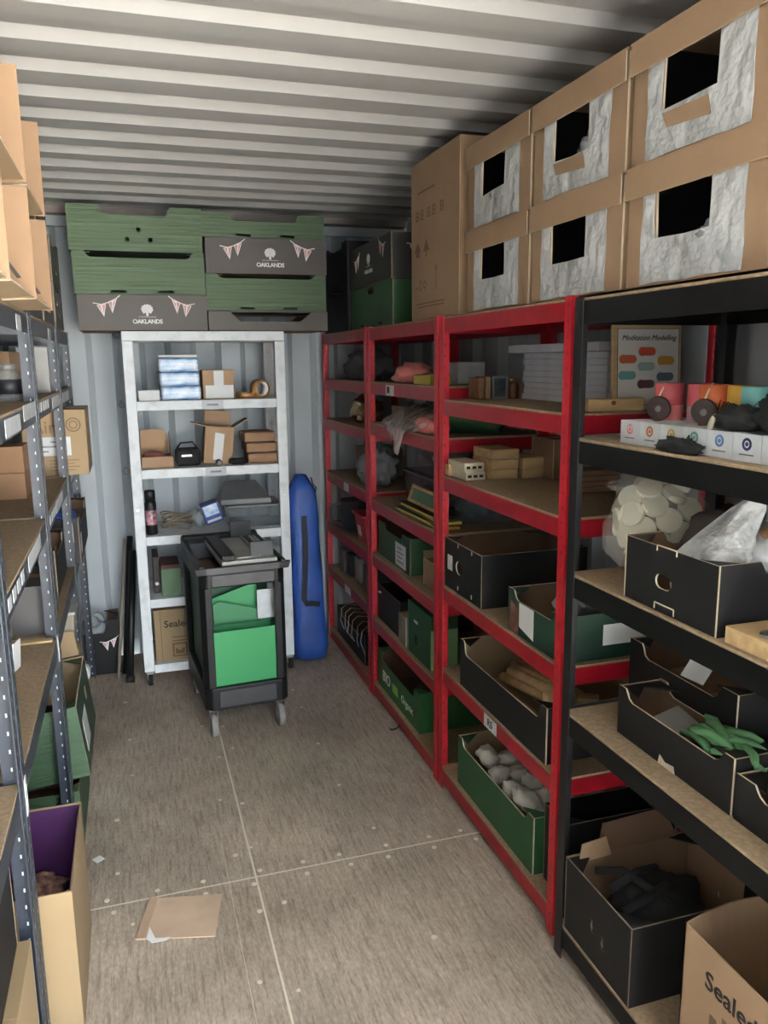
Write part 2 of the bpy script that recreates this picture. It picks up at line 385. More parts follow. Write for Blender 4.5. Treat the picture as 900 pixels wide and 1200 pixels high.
# ------------------------------------------------------------------ boltless racks
def rack(label, x0, x1, y0, y1, levels, H, front, pm, bm_, bh=0.056, group=None, pw=0.036, holes=None):
    """front: -1 when the aisle is on the x0 side, +1 when it is on the x1 side"""
    t = thing('shelving_rack', label, 'shelving rack', (x0, y0, 0), 0, group)
    D, Wd = x1 - x0, y1 - y0; th = 0.003
    for px in (0, 1):
        for py in (0, 1):
            mb = MB(); X = 0 if px == 0 else D; Y = 0 if py == 0 else Wd
            ix = 1 if px == 0 else -1; iy = 1 if py == 0 else -1
            a = [(X, Y), (X + ix * pw, Y), (X + ix * pw, Y + iy * th), (X + ix * th, Y + iy * th), (X + ix * th, Y + iy * pw), (X, Y + iy * pw)]
            mb.hexa([(p[0], p[1], 0) for p in a], [(p[0], p[1], H) for p in a])
            mb.obj('post', pm, t)
    e = 0.004
    for z in levels:
        zt, zb = z - 0.007, z - bh
        for X, sgn in ((e, 1), (D - e, -1)):      # long beams: angle section
            a = [(X, zb), (X + sgn * .003, zb), (X + sgn * .003, zt - .003), (X + sgn * .022, zt - .003), (X + sgn * .022, zt), (X, zt)]
            MB().hexa([(p[0], e, p[1]) for p in a], [(p[0], Wd - e, p[1]) for p in a]).obj('shelf_beam', bm_, t)
        for Y, sgn in ((e, 1), (Wd - e, -1)):
            a = [(Y, zb), (Y + sgn * .003, zb), (Y + sgn * .003, zt - .003), (Y + sgn * .022, zt - .003), (Y + sgn * .022, zt), (Y, zt)]
            MB().hexa([(.028, p[0], p[1]) for p in a], [(D - .028, p[0], p[1]) for p in a]).obj('end_beam', bm_, t)
        MB().box(0.005, 0.006, z - 0.007, D - .005, Wd - .006, z).obj('shelf_board', CHIP, t)
    return t
RX0, RX1 = 1.070, 1.520
r3 = rack('red shelving rack nearest the camera, beside the black rack', RX0, RX1, 1.815, 2.715, (1.80, 1.512, 1.237, .822, .49, .08), 1.805, -1, RED_POST, RED)
r2_ = rack('middle red shelving rack of the three', RX0, RX1, 2.735, 3.635, (1.80, 1.556, 1.367, 1.005, .735, .41, .07), 1.805, -1, RED_POST, RED)
r1 = rack('farthest red shelving rack, beside the blue bag', RX0, RX1, 3.655, 4.545, (1.80, 1.552, 1.327, 1.022, .72, .45, .06), 1.805, -1, RED_POST, RED)
rb = rack('black shelving rack in the right foreground', 1.048, 1.50, 0.80, 1.765, (1.793, 1.457, 1.110, .73, .10), 1.795, -1, BLACK_POST, BLACK, 0.062)
rn = rack('added unseen black rack by the doorway, shading the right shelves', 1.048, 1.50, -.18, .785, (1.793, 1.457, 1.110, .73, .10), 1.795, -1, BLACK_POST, BLACK, 0.062)  # out of view, added to hold doorway light off the right shelves
LX0, LX1 = -0.72, -0.267
la = rack('blue-grey shelving rack at the lower left picture edge', LX0, LX1, .74, 1.70, (1.80, 1.54, 1.18, .79), 1.805, 1, BLUE_POST, BLUEST, 0.06)
lb = rack('blue-grey shelving rack second from the left edge, empty boards in view', LX0, LX1, 1.715, 2.645, (1.80, 1.54, 1.18, .79), 1.805, 1, BLUE_POST, BLUEST, 0.06)
lc = rack('blue-grey shelving rack third along the left wall', LX0, LX1, 2.66, 3.60, (1.80, 1.54, 1.18, .79), 1.805, 1, BLUE_POST, BLUEST, 0.06)
ld = rack('farthest narrow blue-grey shelving rack, nearest the back wall', LX0, LX1, 3.615, 4.335, (1.80, 1.54, 1.18, .79), 1.805, 1, BLUE_POST, BLUEST, 0.06)
# paper labels on the beams
def beam_label(parent, x, y0, y1, z0, z1, fx, s=None, m=LABELW):
    """sticker on a beam face at world x facing fx"""
    o = parent.location; X = x - o.x
    p = MB().box(min(X, X + fx * .0012), y0 - o.y, z0, max(X, X + fx * .0012), y1 - o.y, z1).obj('shelf_label', m, parent)
    lab(p, 'white paper shelf label')
    if s: text(parent, s, (z1 - z0) * .85, (X + fx * .002, (y0 + y1) / 2 - o.y, (z0 + z1) / 2), (0, -1 if fx < 0 else 1, 0), (0, 0, 1), INK)
beam_label(r3, 1.073, 2.21, 2.305, .437, .481, -1, 'R5')
beam_label(r2_, 1.073, 3.25, 3.36, 1.503, 1.546, -1)
MB().box(.0008, 0.575, 1.512, .0018, .605, 1.54).obj('label_print', INK, r2_)
beam_label(r1, 1.073, 4.02, 4.12, .968, 1.012, -1); beam_label(r1, 1.073, 4.02, 4.14, .40, .44, -1)
for r_, y0, y1, z in ((lb, 2.36, 2.46, 1.74), (lc, 3.28, 3.38, 1.74), (lb, 1.98, 2.25, 1.485), (lb, 2.33, 2.62, 1.50), (lc, 3.2, 3.55, 1.487), (ld, 3.7, 4.1, 1.487), (lb, 2.15, 2.45, 1.13), (lc, 3.0, 3.3, 1.13), (ld, 3.8, 4.05, 1.13)):
    beam_label(r_, -.271, y0, y1, z, z + .042, 1)
for r_, y, n_ in ((lb, 1.78, 4), (lc, 2.72, 5), (lc, 2.75, 4)):
    for k in range(n_):
        beam_label(r_, -.271, y + .075 * k, y + .075 * k + .045, (1.50 if r_ is lc and n_ == 5 else 1.135), (1.53 if r_ is lc and n_ == 5 else 1.165), 1)
# white connector plates on the left rack posts
def clip_plate(parent, y, z):
    o = parent.location; X = -.267 - o.x
    MB().plate(rect(-.012, 0, .012, .085), .0015, (X + .0022, y - o.y, z), (0, 1, 0), (0, 0, 1), [rect(-.006, .014, .006, .03), rect(-.006, .05, .006, .066)]).obj('joining_plate', LABELW, parent)
clip_plate(lb, 1.73, .70); clip_plate(lb, 2.62, .72); clip_plate(lc, 3.585, .90); clip_plate(ld, 4.315, .92)

# ------------------------------------------------------------------ crates and cartons
def side_profile(Ln, H, d, cw, r=.014):
    if d <= 0: return rect(0, 0, Ln, H)
    return [(0, 0), (Ln, 0), (Ln, H), (Ln - cw, H), (Ln - cw - r * .5, H - r * .7), (Ln - cw - r, H - d + r * .5), (Ln - cw - 2 * r, H - d),
            (cw + 2 * r, H - d), (cw + r, H - d + r * .5), (cw + r * .5, H - r * .7), (cw, H), (0, H)]
def crate(name, label, loc, rz, Ln, Wd, H, mo, mi, d=.045, cw=.09, t=.0045, group=None, cut=CUT, side_holes=(), end_holes=(), d2=None, cat='crate', flange=True, tilt=None, end_d=0.0, back_d=None):
    """open tray: local x along its long side, the side panel at y=0 is the front"""
    T = thing(name, label, cat, loc, rz, group, tilt); ms = [mo, mi, cut]; k = (0, 1, 2)
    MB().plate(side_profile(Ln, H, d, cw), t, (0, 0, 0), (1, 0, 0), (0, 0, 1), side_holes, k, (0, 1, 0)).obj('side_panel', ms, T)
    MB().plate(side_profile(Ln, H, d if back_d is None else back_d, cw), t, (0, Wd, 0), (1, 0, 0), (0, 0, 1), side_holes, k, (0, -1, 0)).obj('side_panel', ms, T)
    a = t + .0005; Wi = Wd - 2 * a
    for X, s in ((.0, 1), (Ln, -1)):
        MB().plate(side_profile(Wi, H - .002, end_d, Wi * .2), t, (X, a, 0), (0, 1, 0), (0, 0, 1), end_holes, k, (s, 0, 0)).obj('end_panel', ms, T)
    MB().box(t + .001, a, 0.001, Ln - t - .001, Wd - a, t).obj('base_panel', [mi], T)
    if flange:
        for X in (0, 1):
            for Y in (0, 1):
                x0 = t + .001; y0 = a; q = .07; h = H - .004
                pts = [(x0, y0), (x0 + q, y0), (x0, y0 + q)] if (X, Y) == (0, 0) else [(Ln - x0, y0), (Ln - x0, y0 + q), (Ln - x0 - q, y0)] if (X, Y) == (1, 0) else \
                      [(x0, Wd - y0), (x0, Wd - y0 - q), (x0 + q, Wd - y0)] if (X, Y) == (0, 1) else [(Ln - x0, Wd - y0), (Ln - x0 - q, Wd - y0), (Ln - x0, Wd - y0 - q)]
                MB().hexa([(p[0], p[1], h - .004) for p in pts], [(p[0], p[1], h) for p in pts]).obj('corner_flap', mo, T)
    return T
def bunting(parent, O, U, Vv, w, flip=False):
    """two printed pennants on a string; O is the centre of the print"""
    O, U, Vv = V(O), V(U), V(Vv); nrm = U.cross(Vv).normalized(); s = -1 if flip else 1
    P = lambda a, bb, e=0: tuple(O + U * a * s * w + Vv * bb * w + nrm * e)
    mb = MB(); f = lambda pts, m, e: mb.hexa([P(*p, e=.0002) for p in pts], [P(*p, e=e) for p in pts], m)
    f([(-.5, .12), (-.2, .06), (.2, .18), (.5, .40), (.5, .44), (.2, .22), (-.2, .10), (-.5, .16)], 0, .0008)
    for cx, cz, tl in ((-.2, .08, -.03), (.22, .21, .08)):
        f([(cx - .17, cz - .03), (cx + .17, cz + .05 + tl), (cx + .05 - tl, cz - .46)], 0, .0010)
        f([(cx - .13, cz - .05), (cx - .03, cz - .03), (cx + .02 - tl, cz - .34)], 1, .0016)
        f([(cx + .03, cz - .02), (cx + .13, cz + .02 + tl), (cx + .05 - tl, cz - .34)], 1, .0016)
    return mb.obj('bunting_print', [WINK, RINK], parent)
def tree_print(parent, O, U, Vv, w):
    O, U, Vv = V(O), V(U), V(Vv); nrm = U.cross(Vv).normalized(); out = []
    for i in range(22):
        t = -0.35 + (PI + .7) * i / 21; r = 1 + .10 * math.sin(i * 2.1); out.append((math.cos(t) * .5 * r, .12 + math.sin(t) * .42 * r))
    out += [(-.30, -.28), (-.12, -.16), (-.09, -.46), (.09, -.46), (.12, -.16), (.30, -.28)]
    MB().plate([(a * w, c * w) for a, c in out], .0008, tuple(O + nrm * .001), tuple(U), tuple(Vv)).obj('tree_print', WINK, parent)
    MB().plate(rect(-.75 * w, -.55 * w, .75 * w, -.52 * w), .0008, tuple(O + nrm * .001), tuple(U), tuple(Vv)).obj('line_print', WINK, parent)
def oaklands(T, Ln, H, dz=0.0, w=.055):
    e = -.0004; U, Vv = (1, 0, 0), (0, 0, 1)
    bunting(T, (Ln * .22, e, H * .66 + dz), U, Vv, .125); bunting(T, (Ln * .80, e, H * .66 + dz), U, Vv, .125, True)
    tree_print(T, (Ln * .525, e, H * .56 + dz), U, Vv, w)
    text(T, 'OAKLANDS', .028, (Ln * .525, e - .0008, H * .25 + dz), U, Vv, WINK, bold=.035, sp_c=.92)

def carton(name, label, loc, rz, X, Y, H, m=CARD, mi=CARD_IN, open_top=False, flaps=(), group=None, cat='box', t=.004, tilt=None, tape=True, cut=CUT):
    """cardboard carton with panels; flaps: (side, angle from vertical in degrees, length)"""
    T = thing(name, label, cat, loc, rz, group, tilt); ms = [m, mi, cut]; k = (0, 1, 2)
    MB().plate(rect(0, 0, X, H), t, (0, 0, 0), (1, 0, 0), (0, 0, 1), (), k, (0, 1, 0)).obj('front_panel', ms, T)
    MB().plate(rect(0, 0, X, H), t, (0, Y, 0), (1, 0, 0), (0, 0, 1), (), k, (0, -1, 0)).obj('back_panel', ms, T)
    for xx, s in ((0, 1), (X, -1)):
        MB().plate(rect(t + .0003, 0, Y - t - .0003, H), t, (xx, 0, 0), (0, 1, 0), (0, 0, 1), (), k, (s, 0, 0)).obj('side_panel', ms, T)
    MB().box(t + .0005, t + .0005, 0, X - t - .0005, Y - t - .0005, t).obj('base_panel', mi, T)
    if not open_top:
        MB().box(0, 0, H + .0003, X, Y / 2 - .001, H + t).obj('top_flap', m, T); MB().box(0, Y / 2 + .001, H + .0003, X, Y, H + t).obj('top_flap', m, T)
        if tape: MB().box(-.0006, Y / 2 - .024, H + t + .0002, X + .0006, Y / 2 + .024, H + t + .0009).obj('tape', TAPE, T)
    for sd_, ang, ln in flaps:
        a = math.radians(ang)
        O, U, nn, w = {'f': ((0, 0, H), (1, 0, 0), V((0, -1, 0)), X), 'b': ((0, Y, H), (1, 0, 0), V((0, 1, 0)), X), 'l': ((0, 0, H), (0, 1, 0), V((-1, 0, 0)), Y), 'r': ((X, 0, H), (0, 1, 0), V((1, 0, 0)), Y)}[sd_]
        d = nn * math.sin(a) + V((0, 0, 1)) * math.cos(a)
        MB().plate([(0.003, .001), (w - .003, .001), (w - .006, ln), (.006, ln)], t * .8, O, U, tuple(d), (), k).obj('top_flap', ms, T)
    return T
def slab(name, label, cat, loc, X, Y, Z, m, group=None, rz=0.0, bevel=.003, tilt=None):
    o = MB().box(0, 0, 0, X, Y, Z).obj(name, m, None, bevel); o.location = loc; o.rotation_euler = (tilt[0], tilt[1], rz) if tilt else (0, 0, rz)
    return tag(o, label, cat, group)

# ================================================================== OBJECTS
# ------------------------------------------------------------------ white rack at the back
WX, WY, WW, WD = -0.015, 4.10, .785, .40
wr = thing('shelving_rack', 'white painted shelving rack on castors against the back wall', 'shelving rack', (WX, WY, 0))
for px in (0, 1):
    for py in (0, 1):
        x = px * (WW - .05); y = py * (WD - .045)
        MB().box(x, y, .078, x + .05, y + .045, 1.755).obj('post', WHITEPAINT, wr, .002)
        c = MB().box(x + .008, y + .004, .062, x + .045, y + .04, .077).obj('castor', STEEL, wr)
        MB().hexa([(x + .012, y + .008, .03), (x + .017, y + .008, .03), (x + .017, y + .036, .03), (x + .012, y + .036, .03)], [(x + .012, y + .004, .062), (x + .017, y + .004, .062), (x + .017, y + .04, .062), (x + .012, y + .04, .062)]).obj('fork', STEEL, c)
        MB().cyl((x + .019, y + .018, .031), (x + .039, y + .018, .031), .031, n=18, m=0).obj('wheel', DARKRUB, c)
WLV = (1.802, 1.466, 1.129, .79, .462, .112)
for z in WLV:
    if z > 1.7: MB().box(0, 0, z - .046, WW, WD, z).obj('shelf', WHITEPAINT, wr, .002)
    else: MB().hexa([(.051, 0, z - .044), (WW - .051, 0, z - .044), (WW - .051, .046, z - .044), (WW, .046, z - .044), (WW, WD - .046, z - .044), (WW - .051, WD - .046, z - .044), (WW - .051, WD, z - .044), (.051, WD, z - .044), (.051, WD - .046, z - .044), (0, WD - .046, z - .044), (0, .046, z - .044), (.051, .046, z - .044)],
                    [(.051, 0, z), (WW - .051, 0, z), (WW - .051, .046, z), (WW, .046, z), (WW, WD - .046, z), (WW - .051, WD - .046, z), (WW - .051, WD, z), (.051, WD, z), (.051, WD - .046, z), (0, WD - .046, z), (0, .046, z), (.051, .046, z)]).obj('shelf', WHITEPAINT, wr)
for z in (1.466, 1.129):
    l = MB().box(.36, -.002, z - .046, .465, -.0002, z - .002).obj('shelf_label', mat('grey label', (186, 188, 190), .6), wr); lab(l, 'pale grey shelf label')
    MB().box(.385, -.003, z - .028, .44, -.002, z - .018).obj('label_print', mat('faded print', (110, 110, 112), .7), l)
for x, z in ((.02, .93), (.76, .97)):
    MB().cyl((x, -.003, z), (x, .002, z), .007, n=12).obj('screw', STEEL, wr)

# crates on top of the white rack
CY = 4.135
T = crate('crate', 'dark brown card crate with pennants and tree print, bottom of left stack on white rack', (-.203, CY, 1.806), 0, .60, .38, .168, mat('brown black card', (62, 56, 52), .6, .06, 8), BLACKCARD_IN, d=.0, t=.007, group='crates on the white rack', cut=CUT_D)
oaklands(T, .60, .168)
notch = [slot(.20, .012, .075, .012), slot(.42, .012, .075, .012)]
crate('crate', 'olive green ribbed crate in the middle of left stack on white rack', (-.212, CY + .002, 1.976), 0, .606, .38, .196, GREENCRATE, GREENCRATE_IN, d=.028, cw=.055, t=.009, group='crates on the white rack', cut=GREENCRATE, side_holes=notch)
crate('crate', 'topmost olive crate of left stack, with three round holes and raised corners', (-.222, CY + .004, 2.174), 0, .612, .38, .206, GREENCRATE, GREENCRATE_IN, d=.040, cw=.145, t=.009, group='crates on the white rack', cut=GREENCRATE, side_holes=[oval(.265, .055, .022, .022), oval(.317, .10, .022, .022), oval(.37, .055, .022, .022)])
BRC = MATS['brown black card']
T = crate('crate', 'shallow dark crate with wide trapezoid cut-out, bottom of right stack on white rack', (.402, CY, 1.806), 0, .605, .38, .096, BRC, BLACKCARD_IN, d=0, t=.007, group='crates on the white rack', cut=CUT_D, side_holes=[[(.16, .045), (.46, .045), (.52, .090), (.11, .090)]])
crate('crate', 'olive ribbed crate under a pennant crate in right stack on white rack', (.396, CY + .002, 1.904), 0, .606, .38, .178, GREENCRATE, GREENCRATE_IN, d=.022, cw=.055, t=.009, group='crates on the white rack', cut=GREENCRATE, side_holes=notch)
T = crate('crate', 'dark brown pennant crate between two olive crates in right stack', (.402, CY, 2.084), 0, .605, .38, .168, BRC, BLACKCARD_IN, d=0, t=.007, group='crates on the white rack', cut=CUT_D)
oaklands(T, .605, .168)
crate('crate', 'shallow olive crate on top of right stack, below the ceiling', (.390, CY + .002, 2.254), 0, .61, .38, .115, GREENCRATE, GREENCRATE_IN, d=.036, cw=.13, t=.009, group='crates on the white rack', cut=GREENCRATE, side_holes=notch)

# white rack, first shelf
z = 1.467; y = 4.16
T = carton('carton', 'small white carton at left end of white rack top shelf', (.047, y, z), 0, .10, .12, .046, WHITE, WHITE)
for k in range(3):
    lb_ = ('lowest', 'middle', 'topmost')[k] + ' blue and white wrapped pack of three stacked on white rack'
    o = MB().box(0, 0, 0, .195, .22, .068).obj('wrapped_pack', BLUEPR, None, .012); o.location = (.155 - .003 * k, y, z + .0695 * k); o.rotation_euler = (0, 0, (-.03, .04, -.02)[k])
    tag(o, lb_, 'pack', 'wrapped packs on the white rack')
slab('paper_sheet', 'white folded sheet lying on the blue wrapped packs', 'paper', (.15, y + .01, z + .211), .19, .2, .012, WHITE, bevel=.004)
T = carton('carton', 'square carton with white tape cross beside blue packs on white rack', (.362, y + .02, z), 0, .158, .16, .142, CARD, CARD_IN)
MB().plate(rect(.055, .07, .105, .142), .001, (0, -.0002, 0), (1, 0, 0), (0, 0, 1), N=(0, -1, 0)).obj('white_tape', WHITE, T)
MB().plate(rect(.012, .004, .152, .07), .001, (0, -.0002, 0), (1, 0, 0), (0, 0, 1), N=(0, -1, 0)).obj('white_tape', WHITE, T)
def tape_roll(label, loc, rx, rz, R=.05, w=.048):
    T = thing('tape_roll', label, 'tape roll', loc, rz, None, (rx, 0)); n = 28
    def tub(ro, ri, w, m, nm):
        mb = MB(); vs = []
        for r, h in ((ro, 0), (ro, w), (ri, w), (ri, 0)): vs += [(r * math.cos(2 * PI * k / n), r * math.sin(2 * PI * k / n), h) for k in range(n)]
        mb.add(vs, [(a * n + k, a * n + (k + 1) % n, ((a + 1) % 4) * n + (k + 1) % n, ((a + 1) % 4) * n + k) for a in range(4) for k in range(n)], 0, None, True); return mb.obj(nm, m, T)
    tub(R, R * .74, w, TAPE, 'tape'); tub(R * .735, R * .68, w * .99, WHITE, 'core')
tape_roll('brown tape roll lying flat on white rack top shelf', (.582, y + .06, z), 0, 0, .05, .03)
tape_roll('brown tape roll standing on its edge at right end of white rack top shelf', (.665, y + .02, z + .0475), PI / 2 , .55 + PI, .0475)
# second shelf
z = 1.130
T = carton('carton', 'open cardboard tray with tall back at left of white rack second shelf', (.04, y, z), 0, .155, .18, .056, CARD, CARD_IN, open_top=True)
MB().plate([(0, 0), (.135, 0), (.135, .10), (.11, .135), (.0, .13)], .004, (.003, .172, .05), (1, 0, 0), (0, 0, 1)).obj('back_flap', [CARD, CARD_IN, CUT], T)
MB().plate([(0, 0), (.16, 0), (.16, .12), (.10, .10), (0, .02)], .004, (.148, .01, .05), (0, 1, 0), (0, 0, 1)).obj('side_flap', [CARD, CARD_IN, CUT], T)
o = MB().blob((0, 0, .035), (.055, .05, .035), .3, 3, flat=.033).obj('cable_coil', mat('reddish bundle', (120, 66, 58), .8)); o.location = (.105, y + .09, z + .009); tag(o, 'small reddish bundle in the open cardboard tray on white rack', 'bundle')
T = thing('camera_bag', 'small black zipped bag left of the tilted carton on white rack', 'bag', (.268, y + .07, z))
MB().box(-.06, -.05, 0, .065, .05, .088).obj('body', BLACKCLOTH, T, .015); MB().box(-.03, -.053, .05, .02, -.05, .058).obj('zip_pull', STEEL, T)
MB().tube([(-.05, 0, .087), (-.03, 0, .115), (.03, 0, .118), (.05, 0, .087)], .005).obj('strap', BLACKCLOTH, T)
T = carton('carton', 'open tilted carton with raised flaps and white tape strip on white rack second shelf', (.345, y + .01, z + .014), .0, .145, .13, .19, CARD, CARD_IN, open_top=True, flaps=(('r', 55, .085), ('l', 80, .07), ('b', 8, .075)), tilt=(0, .10))
MB().plate([(.045, .02), (.092, .016), (.098, .155), (.05, .16)], .001, (0, -.0002, 0), (1, 0, 0), (0, 0, 1), N=(0, -1, 0)).obj('white_tape', WHITE, T)
o = MB().cyl((.42, y - .045, z + .016), (.42, y + .0, z + .016), .016, n=18).cyl((.42, y - .0455, z + .016), (.42, y - .0445, z + .016), .010, n=18, m=1).obj('black_tube', [DARKRUB, GREYPL]); tag(o, 'short black tube end lying in front of the tilted carton', 'tube')
o = MB().blob((.518, y - .01, z + .018), (.05, .03, .018), .3, 9, flat=.017).obj('black_cloth', BLACKCLOTH); tag(o, 'crumpled black cloth beside the kraft stack on white rack', 'cloth')
for k in range(3):
    o = MB().box(0, 0, 0, .165, .2, .052).obj('kraft_pack', mat('dull kraft', (138, 108, 82), .85, .1, 8, .2, 14), None, .010); o.location = (.572 - .006 * k, y + .012 * k, z + .054 * k); o.rotation_euler = (0, 0, .02 * (k - 1))
    tag(o, ('bottom', 'middle', 'top')[k] + ' kraft paper pack of the stack at right end of white rack second shelf', 'pack', 'kraft packs on the white rack')
# third shelf
z = .791
T = thing('spray_can', 'black spray can with pink label at left end of white rack third shelf', 'spray can', (.068, y + .01, z))
MB().lathe([(.026, 0), (.029, .004), (.029, .16), (.024, .175), (.013, .18)]).obj('body', BLACKPL, T)
MB().lathe([(.0293, .052), (.0295, .053), (.0295, .125), (.0293, .126)]).obj('label', mat('can label', (60, 40, 46), .4, .2, 60, rgb2=(206, 150, 160)), T)
MB().lathe([(.0265, .176), (.0265, .222), (.022, .228)]).obj('cap', BLACKPL, T)
T = thing('cable_coil', 'loose coil of beige cable beside spray can on white rack', 'cable', (.20, y + .08, z))
for k in range(5):
    pts = [(.075 * math.cos(a + k) * (1 + .12 * math.sin(3 * a + k)), .06 * math.sin(a + k), .020 + .016 * k + .012 * math.sin(2 * a + k)) for a in [2 * PI * i / 22 for i in range(23)]]
    MB().tube(pts, .005, 6).obj('loop', mat('beige cable', (128, 116, 98), .7), T)
o = MB().blob((.31, y + .1, z + .05), (.04, .05, .05), .35, 5, flat=.048).obj('plastic_bag', FROST); tag(o, 'small pale plastic bag behind the blue box on white rack', 'bag')
T = thing('printed_box', 'blue and white printed box tilted on a corner on white rack third shelf', 'box', (.347, y + .00, z + .0235), 0, None, (0, -.30))
MB().box(0, 0, 0, .09, .11, .105).obj('body', BLUEINK, T, .003)
MB().plate(rect(.008, .045, .082, .10), .001, (0, -.0002, 0), (1, 0, 0), (0, 0, 1), N=(0, -1, 0)).obj('print', BLUEPR, T); MB().plate(rect(.008, .012, .082, .025), .001, (0, -.0002, 0), (1, 0, 0), (0, 0, 1), N=(0, -1, 0)).obj('print', WHITE, T)
T = thing('storage_tub', 'clear plastic tub with grey lid on white rack third shelf', 'tub', (.455, y + .015, z))
MB().hexa([(0.01, 0.01, 0), (.27, .01, 0), (.27, .24, 0), (.01, .24, 0)], [(0, 0, .105), (.285, 0, .105), (.285, .25, .105), (0, .25, .105)]).obj('body', CLEARBIN, T)
MB().box(-.004, -.004, .106, .289, .254, .118).obj('lid', GREYPL, T, .003)
T = thing('label_printer', 'flat grey machine lying on the clear tub lid on white rack', 'machine', (.42, y + .03, z + .1195), .0)
MB().hexa([(0, 0, 0), (.27, 0, 0), (.27, .24, 0), (0, .24, 0)], [(.0, 0, .03), (.27, 0, .03), (.22, .22, .10), (.05, .22, .10)]).obj('body', GREYPL, T, .006)
MB().plate(rect(.07, .03, .21, .055), .002, (0, 0, .024), (1, 0, 0), (0, .95, .3), N=(0, -.3, .95)).obj('slot_cover', LIGHTGREY, T)
# fourth and bottom shelf
z = .463
T = thing('box_file', 'sage green box file standing on white rack fourth shelf', 'box file', (.098, y - .02, z))
MB().box(0, 0, 0, .098, .22, .145).obj('body', mat('sage card', (96, 122, 92), .7), T, .002); MB().box(.004, .004, .1455, .094, .2, .165).obj('papers', mat('maroon paper', (92, 52, 56), .8), T)
T = thing('binder', 'dark binder behind the sage box file on white rack', 'binder', (.062, y + .06, z)); MB().box(0, 0, 0, .030, .2, .195).obj('cover', mat('dark brown card', (54, 44, 42), .7), T, .002); MB().cyl((.015, -.0008, .05), (.015, .001, .05), .009, n=14).obj('finger_hole', STEEL, T)
z = .113
T = carton('carton', 'printed kraft carton on white rack bottom shelf, half behind the cart', (.048, y - .025, z), 0, .27, .26, .275, CARD_LIGHT, CARD_IN)
text(T, 'Sealed Air', .052, (.155, -.0012, .20), (1, 0, 0), (0, 0, 1), INK, bold=.014)
MB().plate(rect(.05, .02, .125, .095), .0006, (.035, -.0003, 0), (1, 0, 0), (0, 0, 1), [rect(.058, .028, .117, .087)], N=(0, -1, 0)).obj('printed_mark', INKB, T)
MB().plate([(.065, .035), (.11, .035), (.11, .07), (.0875, .05), (.065, .07)], .0006, (.035, -.0003, 0), (1, 0, 0), (0, 0, 1), N=(0, -1, 0)).obj('printed_mark', INKB, T)
for k, zz in enumerate((.105, .125)): MB().plate(rect(.05, zz, .15, zz + .005), .0006, (.035, -.0003, 0), (1, 0, 0), (0, 0, 1), N=(0, -1, 0)).obj('printed_line', INKB, T)
MB().plate(rect(.03, .0, .033, .275), .0004, (.0, -.0003, 0), (1, 0, 0), (0, 0, 1), N=(0, -1, 0)).obj('fold_line', INKB, T)

# ------------------------------------------------------------------ blue bag, leaning poles, floor crate at the back
T = thing('folding_chair_bag', 'long blue nylon carry bag with navy strap standing right of the white rack', 'bag', (.885, 4.225, 0))
mb = MB(); rings = []
for i in range(15):
    f = i / 14; z = .015 + 1.02 * f; w = .098 - .022 * f + .005 * math.sin(f * 17); dd = .075 - .012 * f
    if f > .93: w *= .86; dd *= .8
    if i == 14: w *= .45; dd *= .45; z += .01
    if i == 0: w *= .9; dd *= .9
    rings.append([(w * math.copysign(abs(math.cos(a)) ** .6, math.cos(a)) - .022 * f + .004 * math.sin(5 * a + i), dd * math.copysign(abs(math.sin(a)) ** .6, math.sin(a)) + .03 * f, z) for a in [2 * PI * k / 28 for k in range(28)]])
vs = [p for r in rings for p in r]; fs = [(i * 28 + k, i * 28 + (k + 1) % 28, (i + 1) * 28 + (k + 1) % 28, (i + 1) * 28 + k) for i in range(14) for k in range(28)] + [tuple(range(28))[::-1], tuple(range(14 * 28, 15 * 28))]
mb.add(vs, fs, 0, None, True).obj('bag_body', BLUEBAG, T)
sp_ = [(-.026, -.054, .83), (-.024, -.062, .72), (-.026, -.066, .60), (-.034, -.070, .48), (-.042, -.074, .37), (-.03, -.080, .345), (.0, -.082, .345), (.045, -.078, .335)]
mb = MB(); q = len(sp_)
a_ = []
for i, p in enumerate(sp_):
    d = V(sp_[min(i + 1, q - 1)]) - V(sp_[max(i - 1, 0)]); nrm = V((d.z, 0, -d.x)).normalized() * .015
    a_ += [V(p) + nrm, V(p) - nrm, V(p) - nrm + V((0, -.004, 0)), V(p) + nrm + V((0, -.004, 0))]
mb.add(a_, [(4 * i + k, 4 * i + (k + 1) % 4, 4 * i + 4 + (k + 1) % 4, 4 * i + 4 + k) for i in range(q - 1) for k in range(4)] + [(3, 2, 1, 0), (4 * q - 4, 4 * q - 3, 4 * q - 2, 4 * q - 1)]).obj('strap', NAVY, T)
MB().tube([(.045, .02, .90), (.05, -.04, .98), (.03, -.05, 1.0), (.03, .0, 1.03)], .003).obj('drawstring', NAVY, T)
def pole(name, label, p0, p1, r, m, cap=None):
    T = thing(name, label, 'pole', p0); d = V(p1) - V(p0); MB().cyl((0, 0, 0), d, r, n=12).obj('shaft', m, T)
    if cap: MB().cyl((0, 0, 0), d * .05, r * 1.25, n=12).obj('foot_cap', cap, T)
    return T
pole('tripod_pole', 'black metal pole leaning at the left post of the white rack, nearest one', (-.092, 4.155, .012), (-.036, 4.40, .66), .019, BLACKPL, DARKRUB)
pole('tripod_pole', 'second black pole leaning right behind the nearest black pole', (-.115, 4.29, .012), (-.045, 4.50, .72), .016, BLACKPL)
pole('wooden_pole', 'grey wooden stick leaning left of the black poles', (-.150, 4.24, .008), (-.072, 4.52, .70), .008, mat('grey stick', (132, 122, 108), .8))
T = crate('crate', 'dark pennant crate on the floor in the back left corner, filled with bags', (-.52, 4.352, 0), 0, .385, .21, .30, BLACKCARD, BLACKCARD_IN, d=.07, cw=.05, group=None, cut=CUT_D)
bunting(T, (.335, -.0004, .17), (1, 0, 0), (0, 0, 1), .10)
